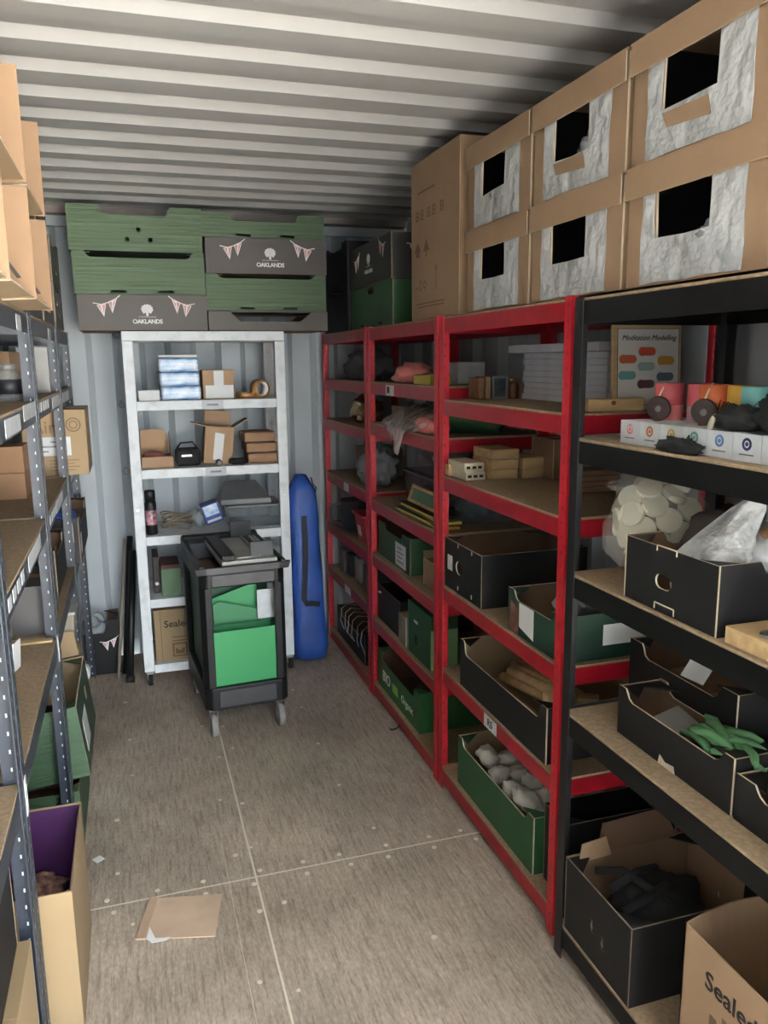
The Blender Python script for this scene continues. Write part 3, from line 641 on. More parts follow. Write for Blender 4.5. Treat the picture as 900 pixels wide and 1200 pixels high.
o = MB().blob((0, 0, 0), (.125, .07, .14), .35, 11, fr=2.5, flat=.13, crease=.25).obj('plastic_bag', FROST); o.location = (-.27, 4.445, .137); tag(o, 'crumpled translucent bag filling the corner floor crate', 'bag')
o = MB().cyl((0, -.045, 0), (0, .045, 0), .052, n=24).cyl((0, -.046, 0), (0, -.044, 0), .02, n=16, m=1).obj('white_roll', [WHITE, CARD_IN]); o.location = (-.34, 4.292, .0525); tag(o, 'white roll standing at the left of the corner floor crate', 'roll')

# ------------------------------------------------------------------ utility cart
CART = thing('utility_cart', 'black plastic two-tier utility cart holding green boxes in front of white rack', 'cart', (.235, 3.375, 0), math.radians(3.6))
CW, CD = .375, .60
def tray(z0, z1, lip, nm):
    mb = MB(); o_ = [(.0, .03), (.03, 0), (CW - .03, 0), (CW, .03), (CW, CD - .03), (CW - .03, CD), (.03, CD), (0, CD - .03)]
    i_ = [(CW / 2 + (x - CW / 2) * .86, CD / 2 + (y - CD / 2) * .91) for x, y in o_]; n = 8
    vs = [(x, y, z0) for x, y in o_] + [(x, y, z1) for x, y in o_] + [(x, y, z1) for x, y in i_] + [(x, y, z1 - lip) for x, y in i_]
    fs = [tuple(range(n))[::-1]] + [(a * n + k, a * n + (k + 1) % n, (a + 1) * n + (k + 1) % n, (a + 1) * n + k) for a in range(3) for k in range(n)] + [tuple(range(3 * n, 4 * n))]
    return mb.add(vs, fs).obj(nm, BLACKPL, CART, .006)
tt = tray(.695, .765, .05, 'top_tray')
MB().plate([(-.022, 0), (CW + .022, 0), (CW + .012, -.03), (-.012, -.03)], .026, (0, -.018, .79), (1, 0, 0), (0, 0, 1), N=(0, 1, 0)).obj('front_lip', BLACKPL, CART, .003)
MB().box(.028, -.0195, .762, CW - .03, -.0182, .788).obj('lip_panel', DARKGREY, CART)
MB().box(.05, -.006, .702, CW - .05, -.0005, .752).obj('front_panel', mat('worn plastic', (58, 58, 60), .5, .2, 14), CART, .002)
for x in (.035, CW - .05): MB().box(x, -.008, .697, x + .012, -.0005, .762).obj('panel_rib', BLACKPL, CART)
tray(.135, .24, .09, 'bottom_tray')
MB().box(.06, -.006, .15, CW - .06, -.0005, .225).obj('lower_front_panel', DARKGREY, CART, .002)
for x, s in ((0, 1), (CW, -1)):
    for y, q_ in ((0, 1), (CD, -1)):
        a = [(x, y + q_ * .035), (x + s * .02, y + q_ * .004), (x + s * .05, y + q_ * .004), (x + s * .05, y + q_ * .03), (x + s * .025, y + q_ * .06), (x, y + q_ * .07)]
        MB().hexa([(p[0], p[1], .24) for p in a], [(p[0], p[1], .6945) for p in a]).obj('corner_post', BLACKPL, CART, .003)
    MB().box(min(x, x + s * .02), -.014, .7655, max(x, x + s * .02), CD + .01, .80).obj('side_rim', BLACKPL, CART, .004)
MB().box(.0, CD - .045, .7655, CW, CD + .01, .815).obj('handle', BLACKPL, CART, .012)
MB().box(.022, CD - .15, .72, CW * .35, CD - .05, .80).obj('tool_bin', DARKGREY, CART, .006)
MB().box(.035, .06, .7152, .11, CD - .16, .722).obj('tray_liner', WOODD, CART)
for x in (.035, CW - .035):
    for y in (.045, CD - .045):
        c = MB().box(x - .022, y - .026, .128, x + .022, y + .026, .1345).obj('castor', STEEL, CART)
        for s in (-1, 1): MB().hexa([(x + s * .017 - .0015, y - .012, .045), (x + s * .017 + .0015, y - .012, .045), (x + s * .017 + .0015, y + .012, .045), (x + s * .017 - .0015, y + .012, .045)], [(x + s * .017 - .0015, y - .022, .128), (x + s * .017 + .0015, y - .022, .128), (x + s * .017 + .0015, y + .022, .128), (x + s * .017 - .0015, y + .022, .128)]).obj('fork', STEEL, c)
        MB().cyl((x - .013, y, .052), (x + .013, y, .052), .052, n=24).cyl((x - .0145, y, .052), (x + .0145, y, .052), .022, n=16, m=1).obj('wheel', [RUBBER, STEEL], c)
# machine on the cart
T = thing('paper_trimmer', 'grey and black desktop machine lying on top of the black cart', 'machine', (.335, 3.40, .7805), math.radians(4))
MB().box(0, 0, 0.0, .245, .47, .022).obj('base', LIGHTGREY, T, .003)
for x in (.04, .2): MB().box(x, .05, -.0645, x + .03, .40, -.0005).obj('foot', BLACKPL, T)
MB().box(.004, .01, .0225, .062, .465, .045).obj('dark_bed', BLACKPL, T, .003)
MB().box(.075, .03, .0225, .165, .45, .030).obj('plate', mat('worn aluminium', (150, 148, 138), .5, .1, 14), T, .002)
MB().box(.169, .03, .0225, .178, .46, .038).obj('guide_rail', LIGHTGREY, T, .002)
kp = MB().box(.182, .10, .0225, .24, .45, .034).obj('keypad', BLACKPL, T, .002)
for i in range(3):
    for j in range(7): MB().box(.187 + i * .018, .20 + j * .033, .0342, .199 + i * .018, .222 + j * .033, .039).obj('key', LIGHTGREY if i else DARKGREY, kp)
MB().plate(rect(0, 0, .105, .072), .012, (.132, .03, .0225), (1, 0, 0), (0, .0, 1), N=(0, 1, 0)).obj('end_plate', DARKGREY, T, .004)
MB().plate(rect(0, 0, .10, .075), .012, (.125, .454, .0305), (1, 0, 0), (0, .0, 1), N=(0, 1, 0)).obj('end_plate', DARKGREY, T, .004)
# green boxes inside the cart
T = carton('storage_box', 'bright green box open at top, nearest box in the cart', (.280, 3.405, .152), math.radians(3.6), .285, .10, .335, GREENBRIGHT, GREENBRIGHT2, open_top=True, cut=GREENBRIGHT)
def gsheet(label, pts, y, m, z=.152, x=.27, lean=0.0):
    o = MB().plate(pts, .006, (0, 0, 0), (1, 0, 0), (0, math.sin(lean), math.cos(lean))).obj('folder', m); o.location = (x, y, z); tag(o, label, 'folder', 'green folders in the cart')
gsheet('tilted green folder standing directly behind the bright green box', [(.04, 0), (.33, .0), (.31, .36), (.058, .435), (.03, .42)], 3.530, GREENBRIGHT2, lean=.03)
gsheet('green folder with slanted top behind the tilted folder in cart', [(.0, 0), (.26, 0), (.235, .505), (.0, .43)], 3.575, GREENBRIGHT, x=.268)
T = carton('storage_box', 'dark green box at the back inside the cart', (.248, 3.62, .152), math.radians(3.6), .315, .30, .50, GREENDK, GREENDK, open_top=True, cut=GREENDK)
slab('paper_sheet', 'white card standing at right inside the cart above the green box', 'paper', (.495, 3.505, .50), .085, .004, .135, LABELW, bevel=.0005, rz=.05)

# ------------------------------------------------------------------ paper on the floor
T = thing('paper_bag', 'flat brown paper bag lying on the plywood floor', 'paper', (0, 0, 0.0015))
pts = [(-.086, 2.178), (.136, 2.120), (.178, 2.304), (-.040, 2.352)]
MB().hexa([(a, b, 0) for a, b in pts], [(a, b, .003) for a, b in pts]).obj('bag_sheet', KRAFT, T)
pts = [(-.086, 2.178), (-.06, 2.171), (-.016, 2.346), (-.040, 2.352)]
MB().hexa([(a, b, .0031) for a, b in pts], [(a, b, .0055) for a, b in pts]).obj('folded_edge', mat('folded kraft', (184, 154, 128), .8, .08, 9), T)
pts = [(-.055, 2.166), (-.045, 2.215), (-.03, 2.16), (.01, 2.152), (.0, 2.143), (-.04, 2.143)]
MB().hexa([(a, b, .0056) for a, b in pts], [(a, b, .0066) for a, b in pts]).obj('torn_tape', WHITE, T)

# ------------------------------------------------------------------ top right: window boxes, tall carton, crates
def window_box(y0, z0, label, lidh=.062, seed=0):
    """carton with lid, front (aisle side) covered in white film with a square opening"""
    T = thing('window_carton', label, 'box', (1.085, y0 + .010, z0), 0, 'white fronted cartons above the right racks')
    Wd, D, H = .424, .40, .250; t = .005; rnd = random.Random(seed)
    hy0, hy1, hz0 = Wd * .37, Wd * .76, .088
    hole = [(hy0 + rnd.uniform(-.004, .004), hz0 + rnd.uniform(-.006, .006)), (hy1, hz0 + rnd.uniform(-.006, .006)), (hy1 + rnd.uniform(-.006, .006), .21), (hy0, .212)]
    ms = [CARD, CARD_IN, CUT]; k = (0, 1, 2)
    MB().plate(rect(0, 0, Wd, H - .002), t, (0, 0, 0), (0, 1, 0), (0, 0, 1), [hole], k, (1, 0, 0)).obj('front_panel', ms, T)
    MB().plate(rect(0, 0, Wd, H - .002), t, (D, 0, 0), (0, 1, 0), (0, 0, 1), (), k, (-1, 0, 0)).obj('back_panel', ms, T)
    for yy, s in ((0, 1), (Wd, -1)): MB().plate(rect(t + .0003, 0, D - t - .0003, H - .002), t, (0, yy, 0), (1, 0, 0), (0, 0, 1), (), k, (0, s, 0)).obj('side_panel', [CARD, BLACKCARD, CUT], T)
    MB().box(t, t, 0, D - t, Wd - t, t).obj('base_panel', BLACKCARD, T)  # sides and base black inside: the opening's shade is put into the colour
    mb = MB(); e = .0095   # lid
    mb.box(-e, -e + .002, H - .0015, D + e, Wd + e - .002, H + .0025); lid = mb.obj('lid', CARD, T)
    MB().plate([(-.002, 0), (Wd + .002, 0), (Wd + .002, -lidh), (Wd * .5, -lidh - .002), (-.002, -lidh)], .003, (-e, 0, H - .0015), (0, 1, 0), (0, 0, 1), (), k, (1, 0, 0)).obj('lid_front', ms, lid)
    for yy, s in ((-e + .002, 1), (Wd + e - .002, -1)): MB().plate(rect(0, -lidh, D, 0), .0025, (0, yy, H - .0016), (1, 0, 0), (0, 0, 1), (), k, (0, s, 0)).obj('lid_side', ms, lid)
    # film: wrinkled sheet with the opening cut out
    fy0, fy1 = Wd * .15, Wd * .875; g = [(fy0, .003)]
    g += [(fy0 + (fy1 - fy0) * i / 6, .003 + rnd.uniform(-.001, .003)) for i in range(1, 6)] + [(fy1, .003)]
    g += [(fy1 + rnd.uniform(-.003, .004), .05 * i) for i in range(1, 5)] + [(fy1, H - .01), (fy0, H - .01)] + [(fy0 + rnd.uniform(-.004, .003), .05 * i) for i in range(4, 0, -1)]
    h2 = [(hole[0][0] - .002, hole[0][1] + .003), (hole[0][0] + .07, hole[0][1] + .001), (hole[1][0] + .003, hole[1][1] + .004), (hole[2][0] + .004, .14), (hole[2][0] + .002, .20), (hole[3][0] - .003, .20), (hole[0][0] - .004, .15)]
    MB().plate(g, .0016, (-.0004, 0, 0), (0, 1, 0), (0, 0, 1), [h2], (0, 0, 0), (-1, 0, 0)).obj('front_film', FILM, T)
    if seed in (4, 6): MB().plate([(hole[0][0] + .01, .045), (hole[1][0] - .02, .055), (hole[1][0] - .004, .085), (hole[0][0] + .02, .082)], .0008, (-.0022, 0, 0), (0, 1, 0), (0, 0, 1), (), (0, 0, 0), (-1, 0, 0)).obj('bare_patch', CARD, T)
    return T
ys = [(2.072, 'farthest'), (1.626, 'middle'), (1.178, 'nearest full'), (.730, 'cut-off')]
sd_ = 0
for y0, nm in ys:
    for z0, rw in ((1.8035, 'lower'), (2.0575, 'upper')):
        sd_ += 1
        lbl = {'farthest': rw + ' white-fronted window carton beside the tall plain carton', 'middle': rw + ' white-fronted window carton above the red and black rack junction, second from the tall carton',
               'nearest full': rw + ' white-fronted window carton above the black rack, third from the tall carton', 'cut-off': rw + ' carton above the black rack cut off by the right picture edge'}[nm]
        window_box(y0, z0, lbl, seed=sd_)
for y0, z0, r_, nm in ((1.75, 2.15, (.03, .05, .072), 'upper middle'), (1.29, 1.895, (.035, .085, .058), 'lower nearest')):
    o = MB().blob((0, 0, 0), r_, .4, 3, fr=2.5, flat=r_[2] * .9).obj('plastic_bag', FROST); o.location = (1.122, y0 + .08, (2.0575 if z0 > 2 else 1.8035) + .006 + r_[2] * .9); tag(o, 'scrap of clear plastic inside the ' + nm + ' white-fronted window carton', 'bag')
T = carton('carton', 'tall plain carton with printed handling marks above middle red rack', (1.085, 2.575, 1.8035), 0, .41, .475, .565, CARD, CARD_IN)
def side_mark(pts, nm='printed_mark', holes=()):
    MB().plate([(.475 - a, b) for a, b in pts], .0006, (-.0003, 0, 0), (0, 1, 0), (0, 0, 1), [[(.475 - a, b) for a, b in h] for h in holes], N=(-1, 0, 0)).obj(nm, INKB, T)
side_mark(rect(.07, .455, .24, .462), 'printed_line')
for i, x in enumerate((.05, .10, .17, .22, .30)): side_mark([(x, .36), (x + .03, .36), (x + .03, .395), (x, .395)], holes=[[(x + .008, .366), (x + .022, .366), (x + .022, .376), (x + .008, .376)], [(x + .006, .381), (x + .024, .381), (x + .024, .389), (x + .006, .389)]])
side_mark([(.05, .23), (.09, .23), (.09, .25), (.105, .25), (.07, .285), (.035, .25), (.05, .25)])
side_mark([(.15, .245), (.155, .245), (.155, .225), (.165, .225), (.165, .245), (.19, .245), (.16, .29), (.13, .245)])
side_mark(oval(.10, .125, .035, .04), holes=[oval(.10, .125, .024, .028)]); side_mark(rect(.05, .115, .07, .119)); side_mark(oval(.145, .125, .03, .03), holes=[oval(.145, .125, .02, .02)])
side_mark([(.26, .10), (.264, .10), (.264, .17), (.27, .17), (.262, .19), (.254, .17), (.26, .17)])
side_mark(rect(.05, .055, .34, .059), 'printed_line'); side_mark(rect(.07, .043, .34, .047), 'printed_line')
MB().plate(rect(.16, .0, .21, .565), .0008, (0, -.0003, 0), (1, 0, 0), (0, 0, 1), N=(0, -1, 0)).obj('tape', TAPE, T)
# black and green crate beyond the tall carton
T = crate('crate', 'green card crate under the pennant crate on far red rack', (1.10, 4.00, 1.8035), -PI / 2, .66, .38, .190, GREENCARD, BLACKCARD_IN, d=0, cut=CUT_D, side_holes=[slot(.33, .165, .1, .03), slot(.18, .012, .05, .012), slot(.48, .012, .05, .012)])
T = crate('crate', 'black pennant crate on the green crate above the far red rack', (1.095, 4.01, 1.996), -PI / 2, .67, .39, .19, mat('black brown card', (50, 48, 46), .55), BLACKCARD_IN, d=0, cut=CUT_D)
bunting(T, (.14, -.0004, .115), (1, 0, 0), (0, 0, 1), .11); bunting(T, (.54, -.0004, .14), (1, 0, 0), (0, 0, 1), .11, True); tree_print(T, (.335, -.0004, .11), (1, 0, 0), (0, 0, 1), .05)
text(T, 'OAKLANDS', .024, (.335, -.001, .06), (1, 0, 0), (0, 0, 1), WINK)
bunting(T, (.6704, .12, .13), (0, 1, 0), (0, 0, 1), .10)
for k in range(2):
    T = crate('crate', ('lower', 'upper')[k] + ' black crate in the dark far right corner above the far red rack', (1.09, 4.53, 1.8035 + .222 * k), -PI / 2, .50, .40, .22, BLACKCARD, BLACKCARD_IN, d=.03, cw=.10, cut=BLACKCARD)
    MB().plate(rect(.06, .10, .10, .14), .001, (.5003, .0, .0), (0, 1, 0), (0, 0, 1), N=(1, 0, 0)).obj('sticker', LABELW, T)

# ------------------------------------------------------------------ contents of the far red rack
def place(mb, name, mats, loc, label, cat, group=None, rz=0, bevel=0, tilt=None):
    o = mb.obj(name, mats, None, bevel); o.location = loc; o.rotation_euler = (tilt[0], tilt[1], rz) if tilt else (0, 0, rz)
    return tag(o, label, cat, group)
e_ = .0006
place(MB().blob((0, 0, .06), (.10, .24, .085), .5, 21, fr=2.6, flat=.058, crease=.3), 'cloth_heap', GREYCLOTH, (1.22, 4.10, 1.552 + e_), 'heap of grey cloth on second board of far red rack', 'cloth')
T = thing('foil_pack', 'golden wrapped pack standing on the far red rack', 'pack', (1.13, 3.90, 1.327 + e_)); MB().blob((.06, .17, .065), (.06, .18, .075), .25, 5, n=32, fr=3, flat=.064, crease=.35).obj('pack_body', GOLD, T); MB().box(.004, .09, .02, .009, .16, .11).obj('pack_label', WHITE, T)
place(MB().blob((0, 0, .09), (.09, .14, .10), .35, 7, n=36, q=20, fr=3, flat=.088, crease=.4), 'plastic_bag', FROST, (1.20, 3.92, 1.022 + e_), 'clear plastic bag on third board of far red rack', 'bag')
T = carton('carton', 'dull brown carton beside the clear bag on third board of far red rack', (1.22, 4.16, 1.022 + e_), 0, .2, .24, .15, mat('dull brown kraft', (120, 98, 80), .85), CARD_IN)  # a brown darker than the plain cardboard
T = thing('jug', 'dark grey plastic jug on fourth board of far red rack', 'jug', (1.17, 4.25, .72 + e_)); MB().lathe([(.07, 0), (.075, .01), (.085, .16), (.088, .17), (.08, .17)]).obj('body', DARKGREY, T); MB().tube([(-.075, .02, .03), (-.13, .035, .05), (-.135, .035, .13), (-.082, .02, .15)], .009).obj('handle', DARKGREY, T)
T = thing('bin', 'red plastic bin with white label beside the jug on far red rack', 'bin', (1.10, 3.84, .72 + e_)); MB().hexa([(.02, .01, 0), (.28, .01, 0), (.28, .17, 0), (.02, .17, 0)], [(0, 0, .14), (.3, 0, .14), (.3, .18, .14), (0, .18, .14)]).obj('body', REDPL, T, .004); MB().box(-.012, -.01, .1405, .312, .19, .154).obj('rim', REDPL, T, .004)
MB().plate(rect(.06, .035, .12, .09), .001, (.0125, 0, 0), (0, 1, 0), (-.14, 0, .99), N=(-1, 0, -.14)).obj('sticker', WHITE, T)
for k, (y, w, h, mm) in enumerate(((4.34, .085, .13, GREYPL), (4.22, .10, .125, DARKGREY), (4.08, .10, .135, LIGHTGREY), (3.92, .13, .115, GREYPL))):
    o = MB().box(0, 0, 0, .22, w, h).obj('box_file', mm, None, .003); o.location = (1.12 + .01 * k, y, .45 + e_); tag(o, ('farthest', 'second farthest', 'pale third', 'nearest')[k] + ' grey box file of the row on fifth board of far red rack', 'box file', 'grey box files on the far red rack')
T = crate('crate', 'black crate with pale strings hanging out, bottom board of far red rack', (1.10, 4.44, .06 + e_), -PI / 2, .58, .36, .17, BLACKCARD, BLACKCARD_IN, d=.04, cw=.08, cut=CUT_D)
for k in range(6):
    rr = random.Random(k + 3); y = 4.30 - .085 * k + .03 * rr.random()
    pts = [(1.20, y + .05, .24), (1.13, y + .02, .262), (1.094, y, .245), (1.084 - .006 * rr.random(), y - .02, .20 - .05 * rr.random()), (1.090, y - .03 - .05 * rr.random(), .14)]
    place(MB().tube(pts, .0020, 6), 'string', CLOTHW, (0, 0, 0), 'pale string hanging over the black crate on the far red rack bottom board', 'string', 'pale strings on the black crate')
place(MB().box(0, 0, 0, .12, .1, .05), 'box', LIGHTGREY, (1.16, 4.0, .068 + e_), 'grey box lying inside the string-hung black crate', 'box', bevel=.004)
# ------------------------------------------------------------------ contents of the middle red rack
z = 1.556 + e_
place(MB().blob((0, 0, .035), (.07, .11, .045), .4, 31, fr=3, flat=.034, crease=.25), 'packet', PINK, (1.15, 3.22, z), 'crumpled pink packet on second board of middle red rack', 'packet')
slab('carton', 'small yellow-green carton beside the pink packet', 'box', (1.10, 2.89, z), .09, .19, .036, YELLOW)
slab('carton', 'white carton behind the pink packet on the middle red rack', 'box', (1.25, 2.98, z), .12, .18, .085, LABELW)
z = 1.367 + e_
place(MB().blob((0, 0, .055), (.15, .22, .085), .4, 41, fr=2.2, flat=.054, crease=.25), 'cloth_heap', GREENCLOTH, (1.30, 3.02, z), 'heap of green cloth on third board of middle red rack', 'cloth')
mb = MB(); n_ = 20; q_ = 14; vs = []
for i in range(q_ + 1):          # translucent bag draped over the beam
    f = i / q_
    for k in range(n_ + 1):
        g = k / n_; y = 2.84 + .50 * g; hang = .02 + .10 * math.exp(-((g - .62) / .16) ** 2)
        w_ = .012 * noise.noise(V((g * 9, f * 7, 3)))
        if f < .55: p = (1.17 - .115 * f / .55, y, .075 * (1 - f / .55) + .03 + w_)
        else: h = (f - .55) / .45; p = (1.052 - .012 * math.sin(h * 3) + w_, y + .03 * (g - .6) * -h * 3, .03 - hang * h * 1.15 + w_)
        vs.append(p)
mb.add(vs, [(i * (n_ + 1) + k, i * (n_ + 1) + k + 1, (i + 1) * (n_ + 1) + k + 1, (i + 1) * (n_ + 1) + k) for i in range(q_) for k in range(n_)], 0, None, True)
place(mb, 'plastic_bag', mat('crinkled cellophane', (232, 222, 216), .15, .05, 8, .9, 26, alpha=.42), (0, 0, z), 'crinkled clear bag hanging over the beam below the green cloth', 'bag')
place(MB().blob((0, 0, .03), (.055, .13, .04), .3, 51, fr=3, flat=.029), 'packet', PINK, (1.125, 2.94, z), 'pink packet inside the crinkled clear bag', 'packet')
slab('carton', 'dim brown carton at the far end of third board, middle red rack', 'box', (1.16, 3.38, z), .2, .17, .08, CARD_IN)
z = 1.005 + e_
for k in range(2):
    T = thing('storage_bin', ('lower', 'upper')[k] + ' clear plastic storage bin stacked on fourth board of middle red rack', 'bin', (1.215, 2.86, z + .148 * k), 0, 'clear storage bins')
    MB().hexa([(.01, .01, 0), (.25, .01, 0), (.25, .67, 0), (.01, .67, 0)], [(0, 0, .135), (.26, 0, .135), (.26, .69, .135), (0, .69, .135)]).obj('body', CLEARBIN, T, .006); MB().box(-.006, -.006, .1352, .266, .696, .146).obj('lid', DARKGREY, T, .003)
    for q in range(3): MB().blob((.12, .12 + .22 * q, .065), (.08, .09, .05), .4, 60 + q + 5 * k).obj('contents', (GREYCLOTH, LIGHTGREY, DARKGREY)[q], T)
for k, (mm, m2, y, x, zz, h, rr) in enumerate(((MUSTARD, GREENDK, 2.80, 1.09, 0, .011, .0), (GREENDK, MUSTARD, 2.83, 1.095, .0115, .010, .05), (YELLOW, GREENCARD, 2.79, 1.092, .0220, .012, -.04), (INK, MUSTARD, 2.82, 1.1, .0345, .012, .03))):
    T = thing('picture_book', ('lowest', 'second', 'third', 'topmost')[k] + ' flat coloured book of the pile in front of the clear bins', 'book', (x, y, z + zz), rr, 'picture books on the middle red rack'); MB().box(0, 0, 0, .10, .42, h).obj('cover', mm, T, .001); MB().box(-.0012, .03, .002, -.0002, .39, h - .002).obj('spine_print', m2, T)
T = thing('framed_picture', 'gold-edged frame with dark green picture leaning before the clear bins', 'frame', (1.125, 2.83, z + .048), 0, None, (0, .32))
MB().plate(rect(0, 0, .40, .075), .010, (0, 0, 0), (0, 1, 0), (0, 0, 1), [rect(.02, .014, .38, .061)], N=(1, 0, 0)).obj('frame', GOLD, T); MB().box(.003, .02, .014, .006, .38, .061).obj('picture', GREENDK, T)
z = .735 + e_
T = crate('crate', 'green crate with white notice on its end, fifth board of middle red rack', (1.105, 3.60, z), -PI / 2, .455, .36, .165, GREENCARD, BLACKCARD_IN, d=.03, cw=.10, cut=CUT_D, side_holes=[slot(.35, .115, .03, .02)])
MB().plate(rect(.26, .01, .40, .115), .001, (0, -.0004, 0), (1, 0, 0), (0, 0, 1), N=(0, -1, 0)).obj('notice', LABELW, T)
for k in range(4): MB().plate(rect(.285, .03 + .02 * k, .375 - .02 * (k % 2), .036 + .02 * k), .0006, (0, -.0016, 0), (1, 0, 0), (0, 0, 1), N=(0, -1, 0)).obj('notice_print', GREYPL, T)
T = carton('carton', 'small brown open carton at near end of fifth board, middle red rack', (1.12, 2.82, z), 0, .2, .20, .11, CARD, CARD_IN, open_top=True, flaps=(('b', 20, .03),))
z = .41 + e_
T = carton('magazine_box', 'black upright box at far end of sixth board, middle red rack', (1.10, 3.27, z), 0, .36, .34, .17, BLACKCARD, BLACKCARD, open_top=True, cut=CUT_D)
MB().plate(slot(.24, .11, .05, .028), .001, (-.0003, 0, 0), (0, 1, 0), (0, 0, 1), N=(-1, 0, 0)).obj('hand_hole', DARKRUB, T); MB().plate([(.28, .135), (.32, .13), (.325, .137), (.285, .145)], .001, (-.0003, 0, 0), (0, 1, 0), (0, 0, 1), N=(-1, 0, 0)).obj('tab', WINK, T)
T = carton('carton', 'grey-brown carton between the black and green upright boxes', (1.09, 3.16, z), 0, .12, .095, .13, mat('grey kraft', (128, 118, 106), .8), CARD_IN)
T = carton('magazine_box', 'green upright box with pale green near end on middle red rack', (1.092, 2.865, z), 0, .12, .27, .225, GREENCARD, GREENCARD, open_top=False, cut=GREENBRIGHT, tape=False)
MB().plate(rect(.002, .002, .118, .17), .001, (0, -.0003, 0), (1, 0, 0), (0, 0, 1), N=(0, -1, 0)).obj('pale_end', mat('pale green end', (128, 176, 122), .6, .06, 9), T)
MB().plate(slot(.17, .155, .05, .012), .001, (-.0003, 0, 0), (0, 1, 0), (0, 0, 1), N=(-1, 0, 0)).obj('white_mark', WINK, T); MB().plate(oval(.17, .075, .04, .05), .001, (-.0003, 0, 0), (0, 1, 0), (0, 0, 1), N=(-1, 0, 0)).obj('finger_hole', DARKRUB, T)
z = .07 + e_
T = crate('crate', 'green card crate printed in white on bottom board of middle red rack', (1.095, 3.605, z), -PI / 2, .60, .36, .185, mat('leaf green card', (40, 96, 50), .55, .08, 8), BLACKCARD_IN, d=.045, cw=.06, cut=GREENCARD, back_d=.0)
text(T, 'BIO', .075, (.14, -.0008, .07), (1, 0, 0), (0, 0, 1), WINK); text(T, 'Organic', .050, (.44, -.0008, .065), (1, 0, 0), (0, 0, 1), WINK)
MB().plate(rect(.235, .045, .31, .09), .001, (0, -.0003, 0), (1, 0, 0), (0, 0, 1), N=(0, -1, 0)).obj('printed_panel', mat('lime ink', (120, 176, 70), .6), T)
place(MB().blob((0, 0, .05), (.09, .1, .06), .35, 71, flat=.049), 'cloth_heap', mat('brown cloth', (96, 72, 56), .9), (1.27, 3.25, z + .007), 'brown cloth inside the white-printed green crate', 'cloth')
place(MB().tube([(1.068, 3.19, .035), (1.06, 3.20, .018), (1.052, 3.215, .004), (1.03, 3.22, .0045)], .003, 6), 'cable_tie', BLACKPL, (0, 0, 0), 'thin black strap sticking out below the middle red rack bottom beam', 'strap')

# ------------------------------------------------------------------ contents of the near red rack
z = 1.512 + e_
for k in range(8):
    slab('flat_box', ('flat white box, ' + ('lowest', 'second', 'third', 'fourth', 'fifth', 'sixth', 'seventh', 'eighth')[k] + ' from below in the stack on near red rack'), 'box', (1.335 + .002 * (k % 2), 2.06, z + .0198 * k), .14, .53 - .008 * (k % 3), .0190, mat('white board', (214, 214, 220), .6), 'flat white boxes', bevel=.001)
slab('flat_box', 'larger overhanging white lid on top of the white box stack', 'box', (1.30, 2.05, z + .1595), .185, .585, .026, MATS['white board'], 'flat white boxes', bevel=.001)
for k, (x, w, h, mm, nm) in enumerate(((1.172, .022, .075, WOODD, 'leftmost small brown book upright at back of near red rack'), (1.197, .022, .078, CARD_IN, 'second small upright book at back of near red rack'), (1.33, .055, .05, CARD_IN, 'small tan carton beside the white box stack'))):
    slab('carton' if k == 2 else 'small_book', nm, 'box' if k == 2 else 'book', (x, 2.60, z), w, .09, h, mm)
T = thing('framed_picture', 'small grey picture frame upright between brown books and jar', 'frame', (1.224, 2.60, z)); MB().plate(rect(0, 0, .062, .08), .012, (0, 0, 0), (1, 0, 0), (0, 0, 1), [rect(.008, .008, .054, .072)], N=(0, 1, 0)).obj('frame', GREYPL, T); MB().box(.008, .004, .008, .054, .008, .072).obj('picture', mat('dim photo', (70, 78, 84), .4, .3, 30), T)
T = thing('jar', 'small brown jar beside the grey picture frame', 'jar', (1.306, 2.61, z)); MB().lathe([(.017, 0), (.019, .004), (.019, .05), (.013, .058)]).obj('body', mat('amber glass', (110, 62, 40), .2), T); MB().lathe([(.015, .059), (.015, .072)]).obj('cap', GOLD, T)
T = thing('presentation_box', 'pale wooden box with brass latch beside the poster on near red rack', 'box', (1.14, 1.838, z)); MB().box(0, 0, 0, .17, .036, .033).obj('body', WOOD, T, .002); MB().cyl((.075, -.004, .022), (.075, 0, .022), .006, n=12).obj('latch', GOLD, T)
# upright poster with swatches
T = thing('poster', 'tan-framed poster of coloured swatches standing on near red rack', 'poster', (1.238, 1.876, z), 0, None, (-.06, 0))
PWd, PH = .215, .225
MB().plate(rect(0, 0, PWd, PH), .010, (0, 0, 0), (1, 0, 0), (0, 0, 1), N=(0, 1, 0)).obj('frame', WOOD, T, .001)
MB().box(.014, -.0012, .012, PWd - .008, -.0002, PH - .010).obj('sheet', PAGE, T); MB().plate(rect(.013, .011, PWd - .007, PH - .009), .0006, (0, -.0012, 0), (1, 0, 0), (0, 0, 1), [rect(.0145, .0125, PWd - .0085, PH - .0105)], N=(0, -1, 0)).obj('border_line', INK, T)
text(T, 'Meditation Modelling', .020, (PWd / 2 + .004, -.0016, PH - .034), (1, 0, 0), (0, 0, 1), INK, shear=.35)
for x, zz, mm in ((.048, .135, ORANGE), (.108, .155, mat('vermilion', (196, 74, 44), .6)), (.168, .130, MUSTARD), (.046, .092, TEAL), (.106, .115, mat('sage swatch', (150, 172, 164), .6)), (.166, .087, mat('slate swatch', (88, 100, 110), .6)), (.105, .068, mat('plum swatch', (110, 70, 78), .6))):
    MB().plate(slot(x, zz, .05, .022), .0008, (0, -.0012, 0), (1, 0, 0), (0, 0, 1), N=(0, -1, 0)).obj('swatch', mm, T); MB().plate(oval(x - .018, zz, .022, .024), .0009, (0, -.0014, 0), (1, 0, 0), (0, 0, 1), [oval(x - .018, zz, .014, .016)], N=(0, -1, 0)).obj('swatch_emblem', mm, T)
